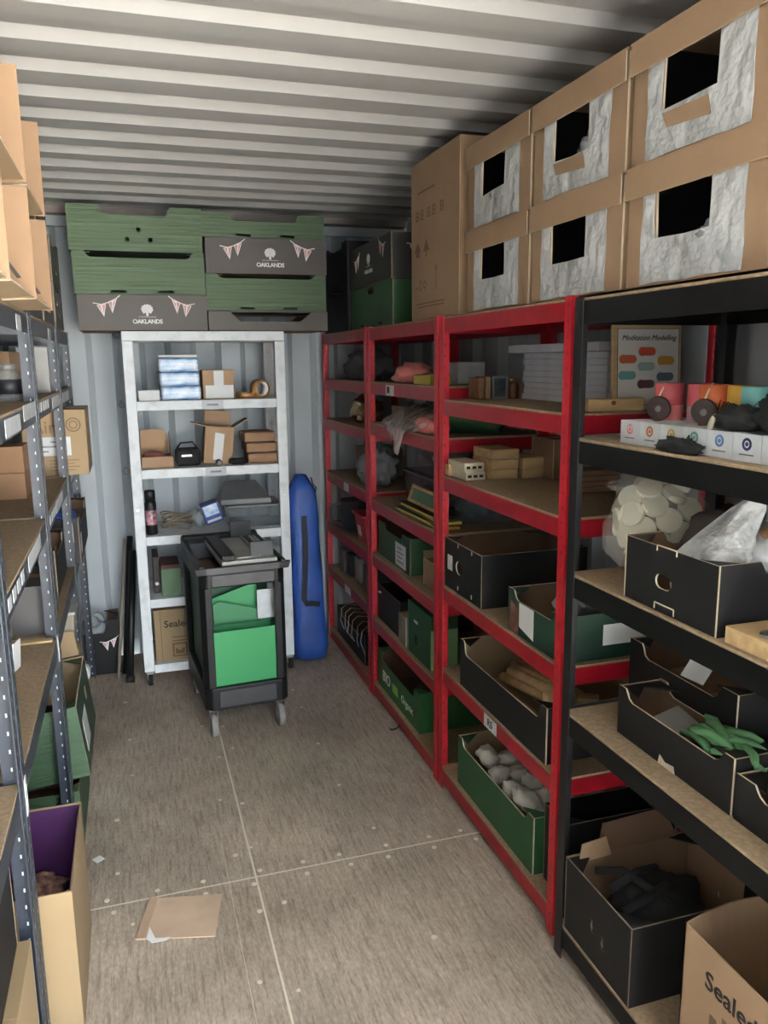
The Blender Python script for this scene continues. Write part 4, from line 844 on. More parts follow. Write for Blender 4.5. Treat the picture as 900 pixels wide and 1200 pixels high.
z = 1.237 + e_
def block(x, y, zz, X, Y, Z, label, mm=WOOD, slots=False):
    T = thing('wooden_block', label, 'block', (x, y, zz), 0, 'wooden blocks on the near red rack'); MB().box(0, 0, 0, X, Y, Z).obj('body', mm, T, .002)
    if slots:
        for q in range(3): MB().box(.008 + q * .022, -.0008, Z * .3, .022 + q * .022, -.0001, Z * .62).obj('slot', INK, T)
block(1.095, 2.53, z, .075, .15, .030, 'lower pale slotted wooden block at far end of third board', mat('bleached wood', (214, 200, 172), .6), True); block(1.092, 2.535, z + .0305, .075, .15, .030, 'upper pale slotted wooden block at far end of third board', MATS['bleached wood'], True)
block(1.085, 2.66, z, .08, .045, .04, 'wooden block behind the slotted blocks at far end of third board')
for k in range(3): block(1.185 + .004 * k, 2.52 + .004 * k, z + .0345 * k, .105, .16, .034, ('lowest', 'middle', 'topmost')[k] + ' plank of the three plank stack, third board of near red rack')
for k in range(2): block(1.305, 2.51, z + .036 * k, .085, .14, .0355, ('lower', 'upper')[k] + ' wooden block of the pair beside the dark tan carton', WOOD)
T = carton('carton', 'dark tan carton at back of third board of near red rack', (1.385, 2.44, z), 0, .1, .16, .135, mat('dim kraft', (132, 102, 76), .85), CARD_IN)
for k in range(4): block(1.30 + .012 * k, 2.16 + .006 * k, z + .0165 * k, .15, .09, .016, ('lowest', 'second', 'third', 'topmost')[k] + ' thin dark slat of the loose pile near the red rack front post', WOODD)
z = .822 + e_
T = crate('crate', 'black crate end-on with round hole and white sticker, fourth board of near red rack', (1.085, 2.365, z), 0, .40, .335, .185, BLACKCARD, BLACKCARD_IN, d=0, cut=CUT, end_holes=[oval(.19, .095, .06, .05)])
MB().plate(rect(.255, .07, .30, .125), .001, (-.0004, 0, 0), (0, 1, 0), (0, 0, 1), N=(-1, 0, 0)).obj('sticker', LABELW, T)
for y in (.08, .2):
    for zz in (.168, .012): MB().plate(rect(y, zz, y + .006, zz + .014), .001, (-.0004, 0, 0), (0, 1, 0), (0, 0, 1), N=(-1, 0, 0)).obj('cut_mark', CUT, T)
T = crate('crate', 'dark green crate with white bag and notice, fourth board of near red rack', (1.085, 2.165, z), -PI / 2, .325, .38, .135, mat('deep green card', (26, 58, 44), .55), BLACKCARD_IN, d=.028, cw=.035, cut=CUT, back_d=0)
MB().plate([(.075, .03), (.165, .012), (.165, .105), (.075, .105)], .001, (0, -.0004, 0), (1, 0, 0), (0, 0, 1), N=(0, -1, 0)).obj('notice', WHITE, T); MB().plate([(.01, .0), (.07, .0), (.07, .085), (.02, .10)], .001, (0, -.0005, 0), (1, 0, 0), (0, 0, 1), N=(0, -1, 0)).obj('brown_patch', mat('worn brown card', (112, 72, 56), .8, .2, 30), T)
MB().plate(rect(.13, .04, .27, .10), .001, (.3254, 0, 0), (0, 1, 0), (0, 0, 1), N=(1, 0, 0)).obj('notice', WHITE, T)
place(MB().blob((0, 0, .08), (.085, .085, .10), .4, 81, n=34, q=20, fr=2.6, flat=.078, crease=.4), 'plastic_bag', FROST, (1.24, 1.97, z + .008), 'crumpled white plastic bag rising from the dark green crate', 'bag')
z = .49 + e_
T = crate('crate', 'black crate holding wooden rollers, fifth board of near red rack', (1.082, 2.535, z), -PI / 2, .63, .38, .175, BLACKCARD, CARD_LIGHT, d=.05, cw=.03, cut=CUT, back_d=.0)
for k in range(9):
    T = thing('rolling_pin', 'wooden roller lying in the black crate on near red rack', 'rolling pin', (1.165 + .032 * (k % 5) + .008 * (k // 5), 2.36 - .02 * (k % 3), z + .085 + .036 * (k // 5)), -.12 + .05 * (k % 4), 'wooden rollers in the black crate', (-PI / 2, 0))
    MB().cyl((0, 0, -.0), (0, 0, -.30 + .02 * (k % 3)), .0165, n=16).obj('roller', WOOD, T)
    T.rotation_euler = (PI / 2, 0, .25 - .06 * (k % 5)); o = T.children[0]; o.data.transform(Matrix.Rotation(PI, 4, 'X'))
for k in range(4): place(MB().box(-.02, -.03, 0, .02, .03, .03), 'wooden_block', WOOD, (1.17 + .05 * (k % 3), 1.985 + .028 * (k // 3), z + .10 + .012 * k), 'small pale wooden block at near end of the roller crate', 'block', 'small blocks in the roller crate', rz=.5 * k)
z = .08 + e_
T = crate('crate', 'green crate of white crumpled bundles on bottom board of near red rack', (1.092, 2.572, z), -PI / 2, .59, .385, .192, mat('bottle green card', (38, 82, 48), .55, .06, 8), CARD_LIGHT, d=.03, cw=.035, cut=CUT, back_d=.0)
rnd = random.Random(5)
for k in range(17):
    o = MB().blob((0, 0, 0), (.034 + .008 * rnd.random(), .044 + .010 * rnd.random(), .032), .4, 90 + k, n=20, q=12, fr=2.8, crease=.2).obj('cloth_bundle', CLOTHW)
    o.location = (1.15 + .080 * (k % 4) + .01 * rnd.random(), 2.42 - .095 * (k // 4) + .02 * rnd.random(), z + .130 + .025 * rnd.random()); o.rotation_euler = (rnd.random(), rnd.random(), rnd.random() * 3)
    tag(o, 'greyish white crumpled cloth bundle in the green crate on near red rack', 'bundle', 'white bundles in the green crate')
T = crate('crate', 'black crate with printed form on its end, bottom board behind the black rack post', (1.12, 1.835, z), 0, .37, .13, .25, BLACKCARD, BLACKCARD, d=0, cut=CUT_D, side_holes=[slot(.06, .15, .035, .022)])
fo = MB().plate(rect(.13, .11, .25, .225), .001, (0, -.0004, 0), (1, 0, 0), (0, 0, 1), N=(0, -1, 0)).obj('printed_form', mat('dim form', (120, 122, 118), .7), T)
for k in range(4): MB().plate(rect(.14, .125 + .026 * k, .24, .127 + .026 * k), .0005, (0, -.0015, 0), (1, 0, 0), (0, 0, 1), N=(0, -1, 0)).obj('form_line', INK, fo)
place(MB().blob((0, 0, .03), (.07, .04, .035), .5, 77, fr=4, crease=.5), 'grey_fluff', GREYCLOTH, (1.20, 1.80 + .10, .822 + .1525), 'grey fluffy bundle on the dark green crate beside the black rack post', 'bundle')

# ------------------------------------------------------------------ contents of the black rack
z = 1.457 + e_
EM = [RINK, mat('orange ink', (190, 110, 70), .6), mat('amber ink', (206, 170, 90), .6), mat('green ink', (110, 150, 140), .6), mat('sky ink', (100, 130, 176), .6), mat('indigo ink', (50, 48, 92), .6), mat('violet ink', (110, 50, 72), .6)]
for k in range(7):
    y = 1.612 - .0735 * (k + 1); nm = ('red', 'orange', 'amber', 'green', 'sky blue', 'indigo', 'violet')[k]
    T = thing('small_box', 'open white box printed with a ' + nm + ' emblem in front row of black rack', 'box', (1.088, y, z), 0, 'white emblem boxes in a row')
    Y, X, H, t = .0725, .17, .052, .0025
    MB().box(0, 0, 0, t, Y, H).obj('front_panel', LABELW, T); MB().box(X - t, 0, 0, X, Y, H).obj('back_panel', LABELW, T)
    for yy in (0, Y - t): MB().box(t + .0003, yy, 0, X - t - .0003, yy + t, H).obj('side_panel', LABELW, T)
    MB().box(t + .0003, t, 0, X - t - .0003, Y - t, t).obj('base_panel', CARD_IN, T)
    MB().plate(oval(Y * .5, .033, .024, .024), .0008, (-.0002, 0, 0), (0, 1, 0), (0, 0, 1), [oval(Y * .5, .033, .014, .014)], N=(-1, 0, 0)).obj('emblem', EM[k], T); MB().plate(oval(Y * .5, .033, .008, .008), .0008, (-.0002, 0, 0), (0, 1, 0), (0, 0, 1), N=(-1, 0, 0)).obj('emblem_dot', EM[k], T)
    MB().plate(rect(Y * .25, .012, Y * .75, .0145), .0006, (-.0002, 0, 0), (0, 1, 0), (0, 0, 1), N=(-1, 0, 0)).obj('caption', GREYPL, T)
def tube_box(x, y, m1, m2, label, tagc=None, hz=.132):
    T = thing('paper_tube', label, 'tube', (x, y, z + .0035), 0, 'coloured paper tubes'); r = .0315
    MB().lathe([(r - .001, 0), (r, .002), (r, hz * .62), (r - .001, hz * .625)], n=28).obj('body', m2, T); MB().lathe([(r + .0004, hz * .63), (r + .001, hz * .635), (r + .001, hz * .985), (r - .002, hz)], n=28).obj('cap', m1, T)
    if tagc:
        tg = MB().cyl((-r - .006, -.016, hz * .58), (-r - .0115, -.019, hz * .57), .028, n=24).cyl((-r - .0116, -.019, hz * .57), (-r - .013, -.0195, hz * .57), .008, n=12, m=1).obj('round_tag', [tagc, GREYPL], T); MB().tube([(-r - .008, -.016, hz * .78), (-r * .7, -.014, hz * 1.0), (-r * .2, .0, hz * 1.015)], .0025, 6).obj('tag_string', CUT, tg)
TG = mat('brown felt tag', (66, 52, 50), .8, .2, 40)
TBY = [1.612 - .0735 * (k + .5) for k in range(7)]
tube_box(1.19, TBY[0] + .0, PINKD, PINK, 'dusty pink paper tube with round brown tag, farthest in the row', TG); tube_box(1.222, TBY[1] + .0, PINKD, mat('pale rose', (190, 150, 150), .6), 'dark rose paper tube half hidden behind the tags')
tube_box(1.195, TBY[2] + .0, ORANGE, ORANGE, 'orange paper tube with round brown tag', TG); tube_box(1.205, TBY[3], MUSTARD, mat('pale sand', (206, 184, 140), .6), 'mustard yellow paper tube beside the orange tube')
tube_box(1.175, TBY[4], TEAL, TEALL, 'teal paper tube with pale base, front of the pair'); tube_box(1.20, TBY[5], TEAL, TEAL, 'second teal paper tube, nearest the right picture edge')
place(MB().cyl((0, 0, 0), (.004, -.012, 0), .026, n=24), 'wooden_disc', CREAM, (1.128, TBY[3] - .01, z + .055), 'pale round disc leaning between the mustard and teal tubes', 'disc', tilt=(.0, .2))
def strands(label, c, r, n_, seed, m=BLACKCLOTH, nm='black_pouch'):
    mb = MB().blob((0, 0, r[2] * .8), r, .4, seed, fr=3, flat=r[2] * .78, crease=.4); T = thing(nm, label, 'pouch', c); mb.obj('pouch_body', m, T); rr = random.Random(seed)
    for k in range(n_):
        a = rr.random() * 6.28; p0 = (r[0] * .6 * math.cos(a), r[1] * .6 * math.sin(a), r[2] * 1.5); p1 = (r[0] * .95 * math.cos(a + .3), r[1] * .9 * math.sin(a + .3), r[2] * (1.9 + .4 * rr.random())); p2 = (r[0] * 1.0 * math.cos(a + .6), r[1] * 1.0 * math.sin(a + .6), r[2] * 1.1)
        MB().tube([p0, p1, p2], .0015, 5).obj('drawstring', m, T)
strands('black pouch with drawstrings lying on the emblem boxes below the teal tubes', (1.125, TBY[4] - .01, z + .053), (.03, .055, .026), 4, 13)
strands('black pouch bundle standing before the teal tube at the right picture edge', (1.135, TBY[5] - .045, z + .053), (.032, .055, .042), 3, 17)
strands('small black pouch lying on the board edge in front of the emblem boxes', (1.069, 1.375, z), (.016, .062, .016), 3, 23)
# second board
z = 1.110 + e_
T = crate('crate', 'black card crate with oval hand hole on second board of black rack', (1.062, 1.222, z), 0, .40, .31, .145, BLACKCARD, CARD_IN, d=.03, cw=.095, cut=CUT, end_holes=[slot(.165, .068, .055, .032)])
for zz, y0 in ((.145, .13), (.004, .13)):
    MB().tube([(-.001, y0, zz - (.012 if zz > .1 else -.0)), (-.001, y0, zz + (.0 if zz > .1 else .014)), (-.001, y0 + .065, zz + (.0 if zz > .1 else .014)), (-.001, y0 + .065, zz - (.012 if zz > .1 else 0))], .0018, 5).obj('cut_outline', CUT, T)
place(MB().blob((0, 0, .05), (.045, .05, .05), .3, 14, flat=.049, crease=.3), 'plastic_bag', FILM, (1.125, 1.36, z + .008), 'white plastic seen through the hand hole of the black crate', 'bag')
rnd = random.Random(12)
def cone_sheet(name, label, pts, m):     # a stiff crumpled plastic sheet given as rows of points
    nr, nc = len(pts), len(pts[0]); sub = 5; rows = []
    for i in range((nr - 1) * sub + 1):
        a = min(i // sub, nr - 2); f = i / sub - a; row = []
        for j in range((nc - 1) * sub + 1):
            bq = min(j // sub, nc - 2); g = j / sub - bq
            p = (V(pts[a][bq]) * (1 - f) + V(pts[a + 1][bq]) * f) * (1 - g) + (V(pts[a][bq + 1]) * (1 - f) + V(pts[a + 1][bq + 1]) * f) * g
            d = .020 * noise.noise(p * 22) + .010 * noise.noise(p * 60); row.append(p + V((d, d * .4, d * .5)))
        rows.append(row)
    c = len(rows[0]); mb = MB(); mb.add([p for r in rows for p in r], [(i * c + j, i * c + j + 1, (i + 1) * c + j + 1, (i + 1) * c + j) for i in range(len(rows) - 1) for j in range(c - 1)], 0, None, True)
    return place(mb, name, m, (0, 0, 0), label, 'bag')
cone_sheet('plastic_bag', 'white plastic bag peaked up out of the black crate on second board', [
    [(1.085, 1.40, z + .125), (1.09, 1.33, z + .13), (1.10, 1.262, z + .125), (1.14, 1.25, z + .12)],
    [(1.115, 1.375, z + .165), (1.115, 1.325, z + .175), (1.13, 1.275, z + .165), (1.17, 1.26, z + .15)],
    [(1.155, 1.33, z + .225), (1.155, 1.30, z + .23), (1.165, 1.275, z + .22), (1.19, 1.27, z + .20)],
    [(1.185, 1.285, z + .275), (1.187, 1.275, z + .278), (1.19, 1.268, z + .277), (1.195, 1.262, z + .270)]], FILM)
place(MB().blob((0, 0, .06), (.09, .07, .09), .3, 19, flat=.058), 'dark_bag', mat('dark brown bag', (46, 36, 34), .6, .2, 10), (1.235, 1.425, z + .06), 'dark brown bag inside the black crate beside the disc bag', 'bag')
place(MB().blob((0, 0, .04), (.09, .06, .055), .3, 29, flat=.039, crease=.2), 'plastic_bag', LABELW, (1.24, 1.30, z + .10), 'pale bag lying at the near end of the black crate', 'bag')
place(MB().tube([(0, 0, 0), (.02, -.03, .03), (.03, -.08, .055)], [.010, .012, .008], 8), 'wooden_stick', WOODD, (1.20, 1.27, z + .185), 'brown wooden stick lying over the pale bag in the black crate', 'stick')
k = 0
def disc(c, nrm, r=.0305):
    d = V(nrm).normalized(); c = V(c)
    o = MB().cyl(-d * .0065, d * .0065, r, n=28).obj('wooden_disc', CREAM, None, .002); o.location = c
    tag(o, 'pale round wooden disc inside the big clear bag on the black rack', 'disc', 'round discs in the clear bag')
rnd = random.Random(21); ND = 46
for i in range(ND):
    zz_ = 1 - 1.86 * (i + .5) / ND; a = i * 2.399963 + .4; r_ = math.sqrt(max(0, 1 - zz_ * zz_)); d = V((r_ * math.cos(a), r_ * math.sin(a), zz_))
    if d.x > .55 or d.y > .75: continue
    j = V((rnd.uniform(-.35, .35), rnd.uniform(-.35, .35), rnd.uniform(-.35, .35))); sq = .86 if zz_ < -.35 else 1
    disc((1.232 + .112 * d.x * sq, 1.640 + .080 * d.y * sq, z + .142 + .108 * d.z), d + j)
mb = MB(); vs = []; n_ = 34
for i in range(19):
    f = i / 18; zz = .002 + .272 * f; rr = (.115 + .05 * math.sin(PI * min(f * 1.25, 1))) if f < .8 else .165 - .11 * (f - .8) / .2
    if f < .25: rr *= .72 + .28 * f / .25
    for k in range(n_):
        a = 2 * PI * k / n_; g = 1 + .10 * noise.noise(V((math.cos(a) * 2, math.sin(a) * 2, f * 6))); fl = 1.0
        vs.append((1.235 + rr * g * .86 * math.cos(a) + (-.03 * max(0, f - .7) / .3), 1.645 + rr * g * .70 * math.sin(a) + .02 * max(0, f - .75) / .25, z + zz * (1 + .02 * noise.noise(V((a, f * 3, 2))))))
mb.add(vs, [(i * n_ + k, i * n_ + (k + 1) % n_, (i + 1) * n_ + (k + 1) % n_, (i + 1) * n_ + k) for i in range(18) for k in range(n_)] + [tuple(range(n_))[::-1]], 0, None, True)
place(mb, 'plastic_bag', CLEARBAG, (0, 0, 0), 'big clear plastic bag full of round discs on second board of black rack', 'bag')
T = thing('wooden_block', 'pale wooden block with chrome clip at right picture edge, second board of black rack', 'block', (1.062, 1.03, z)); MB().box(0, 0, 0, .10, .17, .034).obj('body', WOOD, T, .002); MB().cyl((.03, .09, .034), (.03, .09, .040), .017, n=20).cyl((.03, .09, .040), (.03, .055, .05), .006, n=10).obj('clip', STEEL, T)
# third board
z = .73 + e_
T = crate('crate', 'shallow black crate in front on third board of black rack', (1.112, 1.605, z), -PI / 2, .40, .122, .125, BLACKCARD, BLACKCARD_IN, d=.028, cw=.028, cut=CUT, back_d=.03)
MB().plate([(.165, .0), (.225, .0), (.22, .016), (.19, .012), (.17, .022)], .001, (0, -.0004, 0), (1, 0, 0), (0, 0, 1), N=(0, -1, 0)).obj('torn_patch', CUT, T)
T = crate('crate', 'black crate raised behind on third board of black rack', (1.238, 1.745, z), -PI / 2, .40, .235, .185, BLACKCARD, BLACKCARD_IN, d=.035, cw=.05, cut=CUT)
T = crate('crate', 'black crate at right picture edge on third board, holding a wood slice', (1.112, 1.196, z), -PI / 2, .36, .24, .10, BLACKCARD, BLACKCARD_IN, d=.025, cw=.05, cut=CUT)
T = thing('wood_slice', 'round brown wood slice with growth rings lying in the crate at right edge', 'wood slice', (1.21, 1.08, z + .070), 0, None, (.1, -.5)); MB().cyl((0, 0, 0), (0, 0, .02), .065, n=30).obj('bark', BARK, T)
for r in (.054, .04, .026, .012): MB().ring((0, 0, .0205), (0, 0, 1), r, .0035, 28, 6).obj('growth_ring', mat('ring wood', (134, 96, 78), .8, .2, 30), T)
slab('wood_board', 'thin brown board lying inside the front black crate', 'board', (1.124, 1.40, z + .05), .095, .13, .010, WOODD, tilt=(0, -.1)); slab('paper_sheet', 'grey folded card leaning in the front black crate', 'card', (1.130, 1.41, z + .072), .075, .07, .006, mat('grey card', (120, 118, 114), .7), tilt=(.3, -.2), rz=.1)
slab('wood_board', 'brown board lying inside the raised rear black crate', 'board', (1.30, 1.40, z + .12), .12, .24, .010, WOODD, rz=.05); o = slab('paper_sheet', 'folded white card inside the raised rear black crate', 'card', (1.275, 1.50, z + .140), .06, .06, .004, WHITE, tilt=(.2, -.7), rz=.3)
rnd = random.Random(8)
for k in range(18):
    a = rnd.uniform(-.6, .6); T = None; ln = .085 + .03 * rnd.random()
    pts = [(-ln / 2, 0, 0), (-ln * .2, .008, .006), (ln * .2, .006, .008), (ln / 2, -.004, 0)]
    o = MB().tube([(p[1], p[0], p[2]) for p in pts], [.007, .0095, .0095, .006], 10).obj('green_finger', GREENFELT); o.location = (1.138 + .022 * (k % 4) + .008 * rnd.random(), 1.345 - .030 * (k // 4) + .010 * rnd.random(), z + .088 + .012 * (k % 3) + .008 * rnd.random()); o.rotation_euler = (rnd.uniform(-.2, .2), rnd.uniform(-.2, .2), a + .1)
    tag(o, 'soft green finger-shaped roll heaped in the front black crate', 'roll', 'green rolls in the black crate')
# bottom board
z = .10 + e_
T = crate('crate', 'big black carton crate with two slots on bottom board of black rack', (1.056, 1.425, z), 0, .40, .305, .215, BLACKCARD, CARD_IN, d=0, cut=CUT_D, end_holes=[slot(.165, .10, .012, .032), slot(.115, .085, .012, .034)])
MB().plate([(0, 0), (.26, 0), (.23, .085), (.03, .075)], .004, (.09, .295, .21), (1, 0, 0), (0, .3, .95)).obj('raised_flap', [BLACKCARD_IN, BLACKCARD_IN, CUT_D], T)
MB().plate([(0, 0), (.10, 0), (.085, .055), (.01, .05)], .004, (.03, .285, .20), (1, 0, .05), (0, .1, .99)).obj('raised_flap', [CARD, CARD_IN, CUT], T)
for k, pts in enumerate((((1.12, 1.68, .29), (1.16, 1.62, .322), (1.20, 1.56, .30), (1.24, 1.50, .28)), ((1.11, 1.60, .29), (1.19, 1.60, .325), (1.27, 1.63, .30)), ((1.10, 1.52, .285), (1.17, 1.52, .31), (1.26, 1.57, .29)))):
    place(MB().tube(pts, .011, 8), 'black_strap', BLACKCLOTH, (0, 0, 0), 'black strap coiled in the big black carton crate', 'strap', 'black straps in the crate')
place(MB().blob((0, 0, .05), (.13, .11, .075), .35, 33, flat=.049, crease=.2), 'black_cloth', BLACKCLOTH, (1.24, 1.575, z + .06), 'black cloth heap filling the big black carton crate', 'cloth')
T = thing('carton', 'open kraft carton with printed side in the bottom right corner', 'box', (1.058, .80, z)); H = .365; Y = .45; X = .32
def bow_wall(p0, p1, bulge, nm):
    p0, p1 = V(p0), V(p1); d = p1 - p0; nn = V((d.y, -d.x, 0)).normalized(); vs = []; q = 12
    for t_ in (0, .004):
        for zz, bb in ((0, .0), (H * .5, .5), (H, 1.0)):
            for i in range(q + 1): f = i / q; vs.append(p0 + d * f + nn * (math.sin(PI * f) * bulge * bb - t_) + V((0, 0, zz)))
    r = q + 1; fs = []; mi_ = []
    mb = MB()
    mb.add(vs, [((s + a) * r + i, (s + a) * r + i + 1, (s + a + 1) * r + i + 1, (s + a + 1) * r + i) for s in (0, 3) for a in range(2) for i in range(q)] + [(2 * r + i, 2 * r + i + 1, 5 * r + i + 1, 5 * r + i) for i in range(q)] + [(i, i + 1, 3 * r + i + 1, 3 * r + i) for i in range(q)] + [(a * r, (a + 1) * r, (a + 4) * r, (a + 3) * r) for a in range(2)] + [(a * r + q, (a + 1) * r + q, (a + 4) * r + q, (a + 3) * r + q) for a in range(2)])
    return mb.obj(nm, CARD, T)
bow_wall((0, Y, 0), (0, 0, 0), .0, 'front_panel'); bow_wall((X, 0, 0), (X, Y, 0), .02, 'back_panel'); bow_wall((X, Y, 0), (0, Y, 0), .025, 'side_panel'); bow_wall((0, 0, 0), (X, 0, 0), .02, 'side_panel')
MB().box(.006, .006, 0, X - .006, Y - .006, .004).obj('base_panel', CARD_IN, T)
text(T, 'Sealed Air', .057, (-.0012, .262, H - .078), (0, -1, 0), (0, 0, 1), INK, bold=.012)
for y0, zz, l, h in ((.36, .17, .02, .05), (.325, .19, .012, .05), (.27, .20, .016, .05)): MB().plate(rect(y0 - l, zz, y0, zz + h), .0006, (-.0003, 0, 0), (0, 1, 0), (0, 0, 1), N=(-1, 0, 0)).obj('printed_mark', INKB, T)
MB().plate(rect(.16, .13, .235, .22), .0006, (-.0006, 0, 0), (0, 1, 0), (0, 0, 1), N=(-1, 0, 0)).obj('sticker', LABELW, T)

# ------------------------------------------------------------------ left side: flapped cartons on top of the left racks
def flap_carton(y0, z0, label, Y=.42, H=.262, X=.44):
    """carton lying with its open end to the aisle (+x); flaps swing out over the aisle"""
    T = thing('open_carton', label, 'box', (-.72, y0, z0), 0, 'open cartons above the left racks'); t = .004; ms = [CARD_LIGHT, CARD_IN, CUT]; k = (0, 1, 2)
    MB().box(0, 0, 0, X, Y, t).obj('base_panel', CARD_LIGHT, T); MB().box(0, 0, H - t, X, Y, H).obj('top_panel', CARD_LIGHT, T); MB().box(0, 0, t + .0003, t, Y, H - t - .0003).obj('back_panel', CARD_LIGHT, T)
    for yy, s in ((0, 1), (Y, -1)): MB().plate(rect(t + .0003, t + .0003, X, H - t - .0003), t, (0, yy, 0), (1, 0, 0), (0, 0, 1), (), k, (0, s, 0)).obj('side_panel', ms, T)
    MB().plate([(0, .004), (.085, .002), (.085, H - .006), (0, H - .004)], t, (X + .0005, Y, 0), (.98, .06, 0), (0, 0, 1), (), k, (0, -1, 0)).obj('side_flap', ms, T)
    MB().plate([(0, .004), (.07, .008), (.07, H - .012), (0, H - .004)], t, (X + .0005, 0, 0), (.99, .1, 0), (0, 0, 1), (), k, (0, 1, 0)).obj('side_flap', ms, T)
    MB().plate([(.008, 0), (Y - .008, 0), (Y - .012, .080), (.012, .080)], t, (X + .0005, 0, .0005), (0, 1, 0), (.99, 0, .06), (), k, (0, 0, 1)).obj('bottom_flap', ms, T)
    sl = MB().plate([(.02, .09), (.032, .085), (.055, .05), (.045, .048)], .0006, (X + .0005, Y - t - .0003, 0), (1, .06, 0), (0, 0, 1), N=(0, -1, 0)).obj('flap_slot', INK, T)
    return T
for z0, rw in ((1.8035, 'lower'), (2.0675, 'upper')):
    for y0, nm in ((2.185, 'farthest'), (1.72, 'middle'), (1.26, 'nearest')):
        flap_carton(y0, z0, rw + ' flapped open carton above the left racks, ' + {'farthest': 'farthest from the camera', 'middle': 'second from the camera', 'nearest': 'nearest the left picture edge'}[nm])
for k, (y0, n_) in enumerate(((2.72, 3), (3.16, 3), (3.62, 2))):
    for q in range(n_):
        T = crate('crate', 'black slotted crate, ' + ('bottom', 'middle', 'top')[q if n_ == 3 else q * 2] + ' of the ' + ('nearest', 'second', 'farthest')[k] + ' black stack above the left racks', (-.272 + .004 * k, y0, 1.8035 + .182 * q), PI / 2, .42, .36, .180, mat('black crate plastic', (34, 35, 36), .5, .15, 10), BLACKCARD, d=.03, cw=.07, cut=CUT_D, side_holes=[slot(.14, .10, .05, .02), slot(.28, .10, .05, .02), slot(.21, .05, .09, .018)])
# boards of the left racks
z = 1.5406
T = thing('jar', 'clear glass jar with dark label on second left rack board', 'jar', (-.352, 2.745, z)); MB().lathe([(.034, 0), (.036, .004), (.036, .085), (.024, .095)]).obj('body', GLASS, T); MB().lathe([(.0365, .02), (.0365, .065)]).obj('label', DARKGREY, T); MB().lathe([(.026, .0955), (.026, .112)]).obj('lid', GREYPL, T)
T = carton('carton', 'brown carton at the back behind the glass jar', (-.70, 3.02, z), 0, .32, .30, .15, CARD, CARD_IN)
place(MB().blob((0, 0, .07), (.06, .09, .08), .4, 44, flat=.068, crease=.3), 'dark_bag', BLACKCLOTH, (-.50, 2.80, z), 'dark bag beside the glass jar on the left rack', 'bag')
slab('board', 'grey flat panel standing on edge behind the glass jar on second left rack board', 'panel', (-.40, 3.36, z), .115, .014, .175, mat('grey panel', (122, 122, 120), .6))
slab('board', 'grey flat panel standing between the farthest left rack posts', 'panel', (-.42, 3.80, z), .13, .014, .165, MATS['grey panel'])
z = 1.1806
for k in range(2):
    for q in range(2):
        T = carton('carton', ('lower', 'upper')[q] + ' small tan carton of the ' + ('right', 'left')[k] + ' pair on the third left rack board', (-.505 - .165 * k, 3.06 - .10 * k, z + .094 * q), 0, .135, .16, .088, mat('rosy kraft', (160, 124, 94), .85), CARD_IN)
T = carton('carton', 'big printed carton with address sticker jutting out of the farthest left rack', (-.44, 3.665, z), 0, .255, .34, .275, CARD_LIGHT, CARD_IN)
text(T, 'Air', .075, (.085, -.0012, .205), (1, 0, 0), (0, 0, 1), INKB); MB().plate(oval(.205, .215, .062, .062), .0006, (0, -.0003, 0), (1, 0, 0), (0, 0, 1), [oval(.205, .215, .05, .05)], N=(0, -1, 0)).obj('printed_ring', INKB, T); MB().plate(oval(.205, .215, .036, .036), .0006, (0, -.0003, 0), (1, 0, 0), (0, 0, 1), [oval(.205, .215, .026, .026)], N=(0, -1, 0)).obj('printed_ring', INKB, T)
st = MB().plate(rect(.045, .085, .19, .165), .001, (0, -.0003, 0), (1, 0, 0), (0, 0, 1), N=(0, -1, 0)).obj('address_sticker', LABELW, T)
for q, (a, b_) in enumerate(((.055, .10), (.055, .14), (.11, .17))): MB().plate(rect(a, .10 + .02 * q, b_, .108 + .02 * q), .0005, (0, -.0014, 0), (1, 0, 0), (0, 0, 1), N=(0, -1, 0)).obj('sticker_print', GREYPL, st)
for q in range(4): MB().plate(rect(.10, .02 + .014 * q, .20 + .02 * (q % 2), .024 + .014 * q), .0005, (0, -.0003, 0), (1, 0, 0), (0, 0, 1), N=(0, -1, 0)).obj('printed_line', INKB, T)
z = .7906
T = carton('carton', 'dark grey lidded box on fourth left rack board behind the small tan packs', (-.585, 2.70, z), 0, .295, .28, .155, mat('dark grey board', (72, 70, 70), .7), DARKGREY)
for k in range(4): place(MB().box(0, 0, 0, .10, .075, .027), 'tan_pack', mat('tan card', (186, 150, 112), .8), (-.475 + .006 * (k % 2), 2.36 + .004 * k, z + .0275 * k), ('lowest', 'second', 'third', 'topmost')[k] + ' small tan pack of the pile on fourth left rack board', 'pack', 'small tan packs')
place(MB().hexa([(0, 0, 0), (.012, .05, 0), (.016, .05, 0), (.004, 0, 0)], [(.006, 0, .085), (.018, .05, .085), (.022, .05, .085), (.01, 0, .085)]), 'paper_sheet', WHITE, (-.366, 2.36, z), 'white curled paper at the right of the small tan packs', 'paper')
slab('offcut', 'pale wooden strip lying by the second left post on fourth board', 'strip', (-.42, 2.595, z), .14, .03, .008, WOOD)
T = crate('crate', 'dark crate with pale strings jutting from fourth board of farthest left rack', (-.245, 3.66, z), PI / 2, .60, .38, .20, BLACKCARD, BLACKCARD_IN, d=.05, cw=.10, cut=CUT_D)
MB().plate(rect(.05, .03, .11, .12), .001, (0, -.0004, 0), (1, 0, 0), (0, 0, 1), N=(0, -1, 0)).obj('sticker', WHITE, T)
place(MB().blob((0, 0, .05), (.13, .2, .09), .4, 55, flat=.049, crease=.3), 'black_cloth', BLACKCLOTH, (-.43, 3.95, z + .12), 'black cloth heap in the dark crate of farthest left rack', 'cloth')
